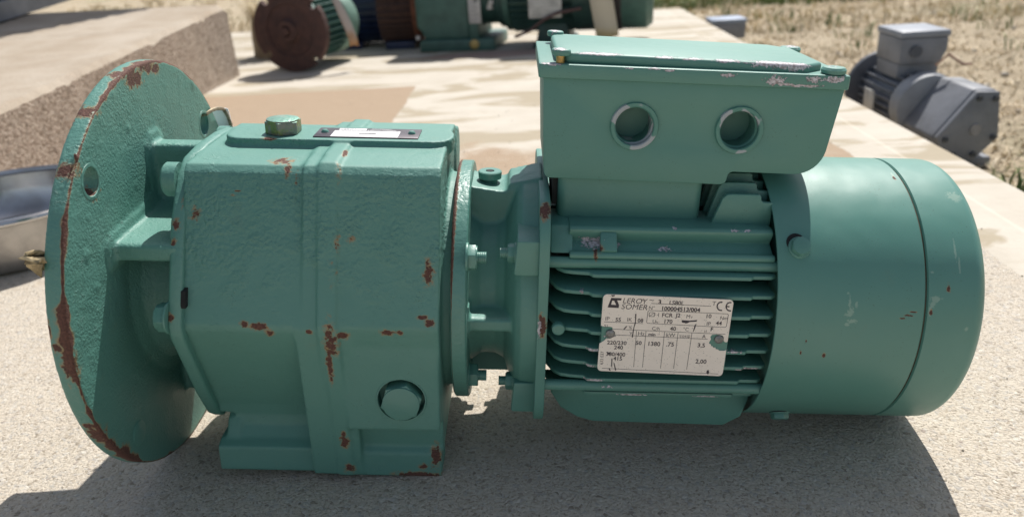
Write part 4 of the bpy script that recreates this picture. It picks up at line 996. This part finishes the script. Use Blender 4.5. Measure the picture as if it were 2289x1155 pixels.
def grey_motor():
    t = thing('grey_geared_motor', 'blue grey geared motor with square terminal box in the dry grass beside the slab', 'geared motor', (.932, .95, -.105))
    z = .075; M_CBOLT = plain('dark_bolt', (.06, .065, .075), .6)
    hexa = [(-.050, -.022), (.006, .052), (.042, .050), (.052, -.026), (.018, -.062), (-.010, -.064), (-.036, -.056)]
    bm = BM(); prism(bm, hexa, -.140, -.030, 1, 1); obj('gear_housing', bm, M_GREY, t, (0, 0, z), bevel=4, seg=3)
    bm = BM(); prism(bm, [(x * .965 + .001, zz * .965) for x, zz in hexa], -.150, -.140, 1, 1); obj('end_cover', bm, M_GREY, t, (0, 0, z), bevel=2)
    for x, zz in ((-.034, -.024), (.010, .040), (.036, .038), (.042, -.024), (.014, -.050), (-.018, -.050)):
        bm = BM(); rev(bm, [(-.148, .0045), (-.154, .0045)], cx=x, cz=zz, ax=1, seg=6, k=1); obj('cover_bolt', bm, M_CBOLT, t, (0, 0, z))
    bm = BM(); rev(bm, [(-.148, .0095), (-.1525, .009), (-.1525, 0)], cx=.012, cz=-.010, ax=1, seg=24, k=1); obj('shaft_cap', bm, plain('cap_grey', (.30, .29, .29), .6), t, (0, 0, z))
    bm = BM(); rev(bm, [(-.034, .046), (-.032, .055), (-.008, .058), (.004, .054), (.012, .046)], 0, 0, 48, ax=1, k=1); obj('adaptor_bell', bm, plain('light_grey_paint', (.30, .31, .33), .5, 0, .2, 20), t, (-.006, 0, z))
    m_ = bpy.data.objects.new('motor_frame', None); COL.objects.link(m_); m_.parent = t; m_.rotation_euler = (0, 0, PI / 2); m_.location = (-.008, 0, 0)
    finned(m_, .010, .150, .052, M_GREY, 22, .011, cz=z)
    bm = BM(); rev(bm, [(.150, .058), (.152, .069), (.160, .070), (.166, .064), (.168, 0)], 0, 0, 56, ax=1, k=1); obj('rear_disc', bm, plain('dark_grey_paint', (.10, .11, .135), .5, 0, .25, 20), t, (-.010, 0, z))
    bm = BM(); box(bm, -.036, .036, .030, .118, .040, .066, 1); obj('box_base', bm, M_GREY, t, (-.006, 0, z), bevel=3)
    bm = BM(); prism(bm, [(-.038, .066), (-.038, .110), (.044, .110), (.044, .088), (.034, .066)], .022, .120, 1, 1); tb_ = obj('terminal_box', bm, M_GREY, t, (-.006, 0, z), bevel=3)
    bm = BM(); box(bm, -.040, .046, .020, .122, .1105, .122, 1); obj('lid', bm, plain('pale_blue_grey', (.24, .265, .31), .5, 0, .2, 20), tb_, None, bevel=3)
    bm = BM(); rev(bm, [(.022, .010), (.016, .010)], cx=-.012, cz=.088, ax=1, seg=20, k=1); obj('gland', bm, plain('gland_grey', (.09, .10, .12), .5), tb_)
    bm = BM(); box(bm, -.0605, -.0585, .055, .098, -.022, .014, 1); obj('nameplate', bm, M_OFFW, t, (-.006, 0, z), bevel=.5)
    for y in (-.12, -.06):
        bm = BM(); box(bm, -.055, .055, y - .014, y + .014, -.003, .014, 1); obj('foot', bm, M_GREY, t, bevel=3)
    bm = BM(); tube(bm, [(.0, -.02, .145), (.012, -.035, .165), (.03, -.05, .150), (.038, -.062, .152)], .002, 8); obj('lead_wire', bm, plain('copper_lead', (.35, .20, .14), .5), t)
grey_motor()
def small_grey():
    t = thing('small_grey_motor', 'small blue grey motor whose terminal box rises behind the far slab edge', 'motor', (.872, 2.16, -.11))
    m_ = bpy.data.objects.new('motor_frame', None); COL.objects.link(m_); m_.parent = t; m_.rotation_euler = (0, 0, PI / 2)
    finned(m_, -.04, .12, .040, M_GREY, 20, .009, cz=.041)
    bm = BM(); prism(bm, [(-.040, .04), (-.052, .088), (.052, .088), (.050, .04)], -.045, .045, 1, 1); b = obj('terminal_box', bm, M_GREY, t, bevel=3)
    bm = BM(); box(bm, -.055, .055, -.048, .048, .0885, .100, 1); obj('lid', bm, plain('pale_blue_lid', (.27, .33, .44), .45, 0, .15, 20), b, None, bevel=3)
small_grey()

# stump with straw behind the block
def stump():
    t = thing('wooden_stump', 'short split wooden stump with straw on top behind the end of the concrete block', 'stump', (-.455, 1.80, 0))
    n = N('split_wood'); st = n.vec('MULTIPLY', n.P, (1, 1, .12))
    m = n.set(Base_Color=n.mix(n.step(n.noise(120, 5, .6, st).outputs[0], .35, .65), (.40, .31, .20), (.20, .145, .09)), Roughness=.9, Normal=n.bump(n.noise(120, 5, .6, st).outputs[0], .006))
    bm = BM(); rnd = random.Random(5); rows = []
    for k_ in range(6):
        z = .02 * k_ * 1.1; rows.append([bm.verts.new(((.060 - .01 * (k_ / 5)) * (1 + .12 * math.sin(5 * a) + rnd.uniform(-.04, .04)) * math.cos(a), (.05) * (1 + .1 * math.cos(4 * a)) * math.sin(a), z)) for a in [2 * PI * i / 28 for i in range(28)]])
    for A, B in zip(rows, rows[1:]):
        for i in range(28): bm.faces.new((A[i], A[(i + 1) % 28], B[(i + 1) % 28], B[i]))
    bm.faces.new(rows[-1]); obj('trunk', bm, m, t, ang=25)
    bm = BM()
    for k_ in range(420):
        a = rnd.uniform(0, 2 * PI); r = .065 * math.sqrt(rnd.random()); p = Vector((r * math.cos(a), r * math.sin(a), .100 + rnd.uniform(0, .035)))
        d = Vector((rnd.uniform(-1, 1), rnd.uniform(-1, 1), rnd.uniform(-.5, .5))).normalized() * rnd.uniform(.02, .06); w_ = d.cross(Vector((0, 0, 1))).normalized() * .0014
        bm.faces.new([bm.verts.new(q) for q in (p - w_, p + w_, p + d + w_ * .3 + Vector((0, 0, -.006)), p + d - w_ * .3 + Vector((0, 0, -.006)))])
    obj('straw_top', bm, plain('straw', (.58, .46, .26), .85, 0, .4, 30), t)['kind'] = 'stuff'
stump()

# steel channels lying on the block, and an unseen roof placed so its edge shades them
M_CHAN = plain('blue_grey_steel', (.17, .19, .24), .38, .6, .3, 8)
def channel(name, label, p, q, w, h):
    p, q = Vector(p), Vector(q); L = (q - p).length; bm = BM()
    prof = [(-w / 2, 0), (w / 2, 0), (w / 2, h), (w / 2 - .006, h), (w / 2 - .006, .008), (-w / 2 + .006, .008), (-w / 2 + .006, h), (-w / 2, h)]
    prism(bm, prof, 0, L, 0, 1)
    o = obj(name, bm, M_CHAN, None, p); o.rotation_euler = (q - p).to_track_quat('X', 'Z').to_euler()
    return tag(o, label, 'steel channel', 'steel channels on the block')
channel('steel_channel', 'blue grey steel channel lying nearest the edge on the concrete block', (-.965, 1.20, .148), (-.980, 2.05, .199), .05, .04)
channel('steel_channel', 'blue grey steel channel lying behind the front channel on the concrete block', (-1.06, 1.20, .149), (-1.075, 2.10, .203), .06, .075)
def roof():
    t = thing('shade_roof', 'unseen corrugated metal roof placed over the left block to shade the steel channels', 'roof', (-2.2, 2.6, 0))
    H = 1.15; sh = Vector((.27 * (H - .155), .66 * (H - .155), 0))
    a = Vector((-.828, 1.206, 0)) + sh; b = Vector((-.594, 1.556, 0)) + sh; d = (b - a)
    e0 = a - d * 1.6; e1 = b + d * .6
    bm = BM(); nn = 40; rows = []
    for i in range(nn + 1):
        p = e0 + (e1 - e0) * (i / nn); wv = .012 * math.sin(i * 2.2)
        rows.append([bm.verts.new(Vector((p.x - off, p.y + off * .08, H + off * .12 + wv)) - Vector((-2.2, 2.6, 0))) for off in (0, .7, 1.4, 2.1)])
    for A, B in zip(rows, rows[1:]):
        for j in range(3): bm.faces.new((A[j], A[j + 1], B[j + 1], B[j]))
    o = obj('roof_sheet', bm, M_CHAN, t, ang=60); md = o.modifiers.new('s', 'SOLIDIFY'); md.thickness = .003
    for x, y in ((-2.0, 1.0), (-2.0, 3.0)):
        bm = BM(); box(bm, x - .04, x + .04, y - .04, y + .04, .10, 1.30, 1); bm.transform(Matrix.Translation((2.2, -2.6, 0))); obj('post', bm, M_CHAN, t)
roof()
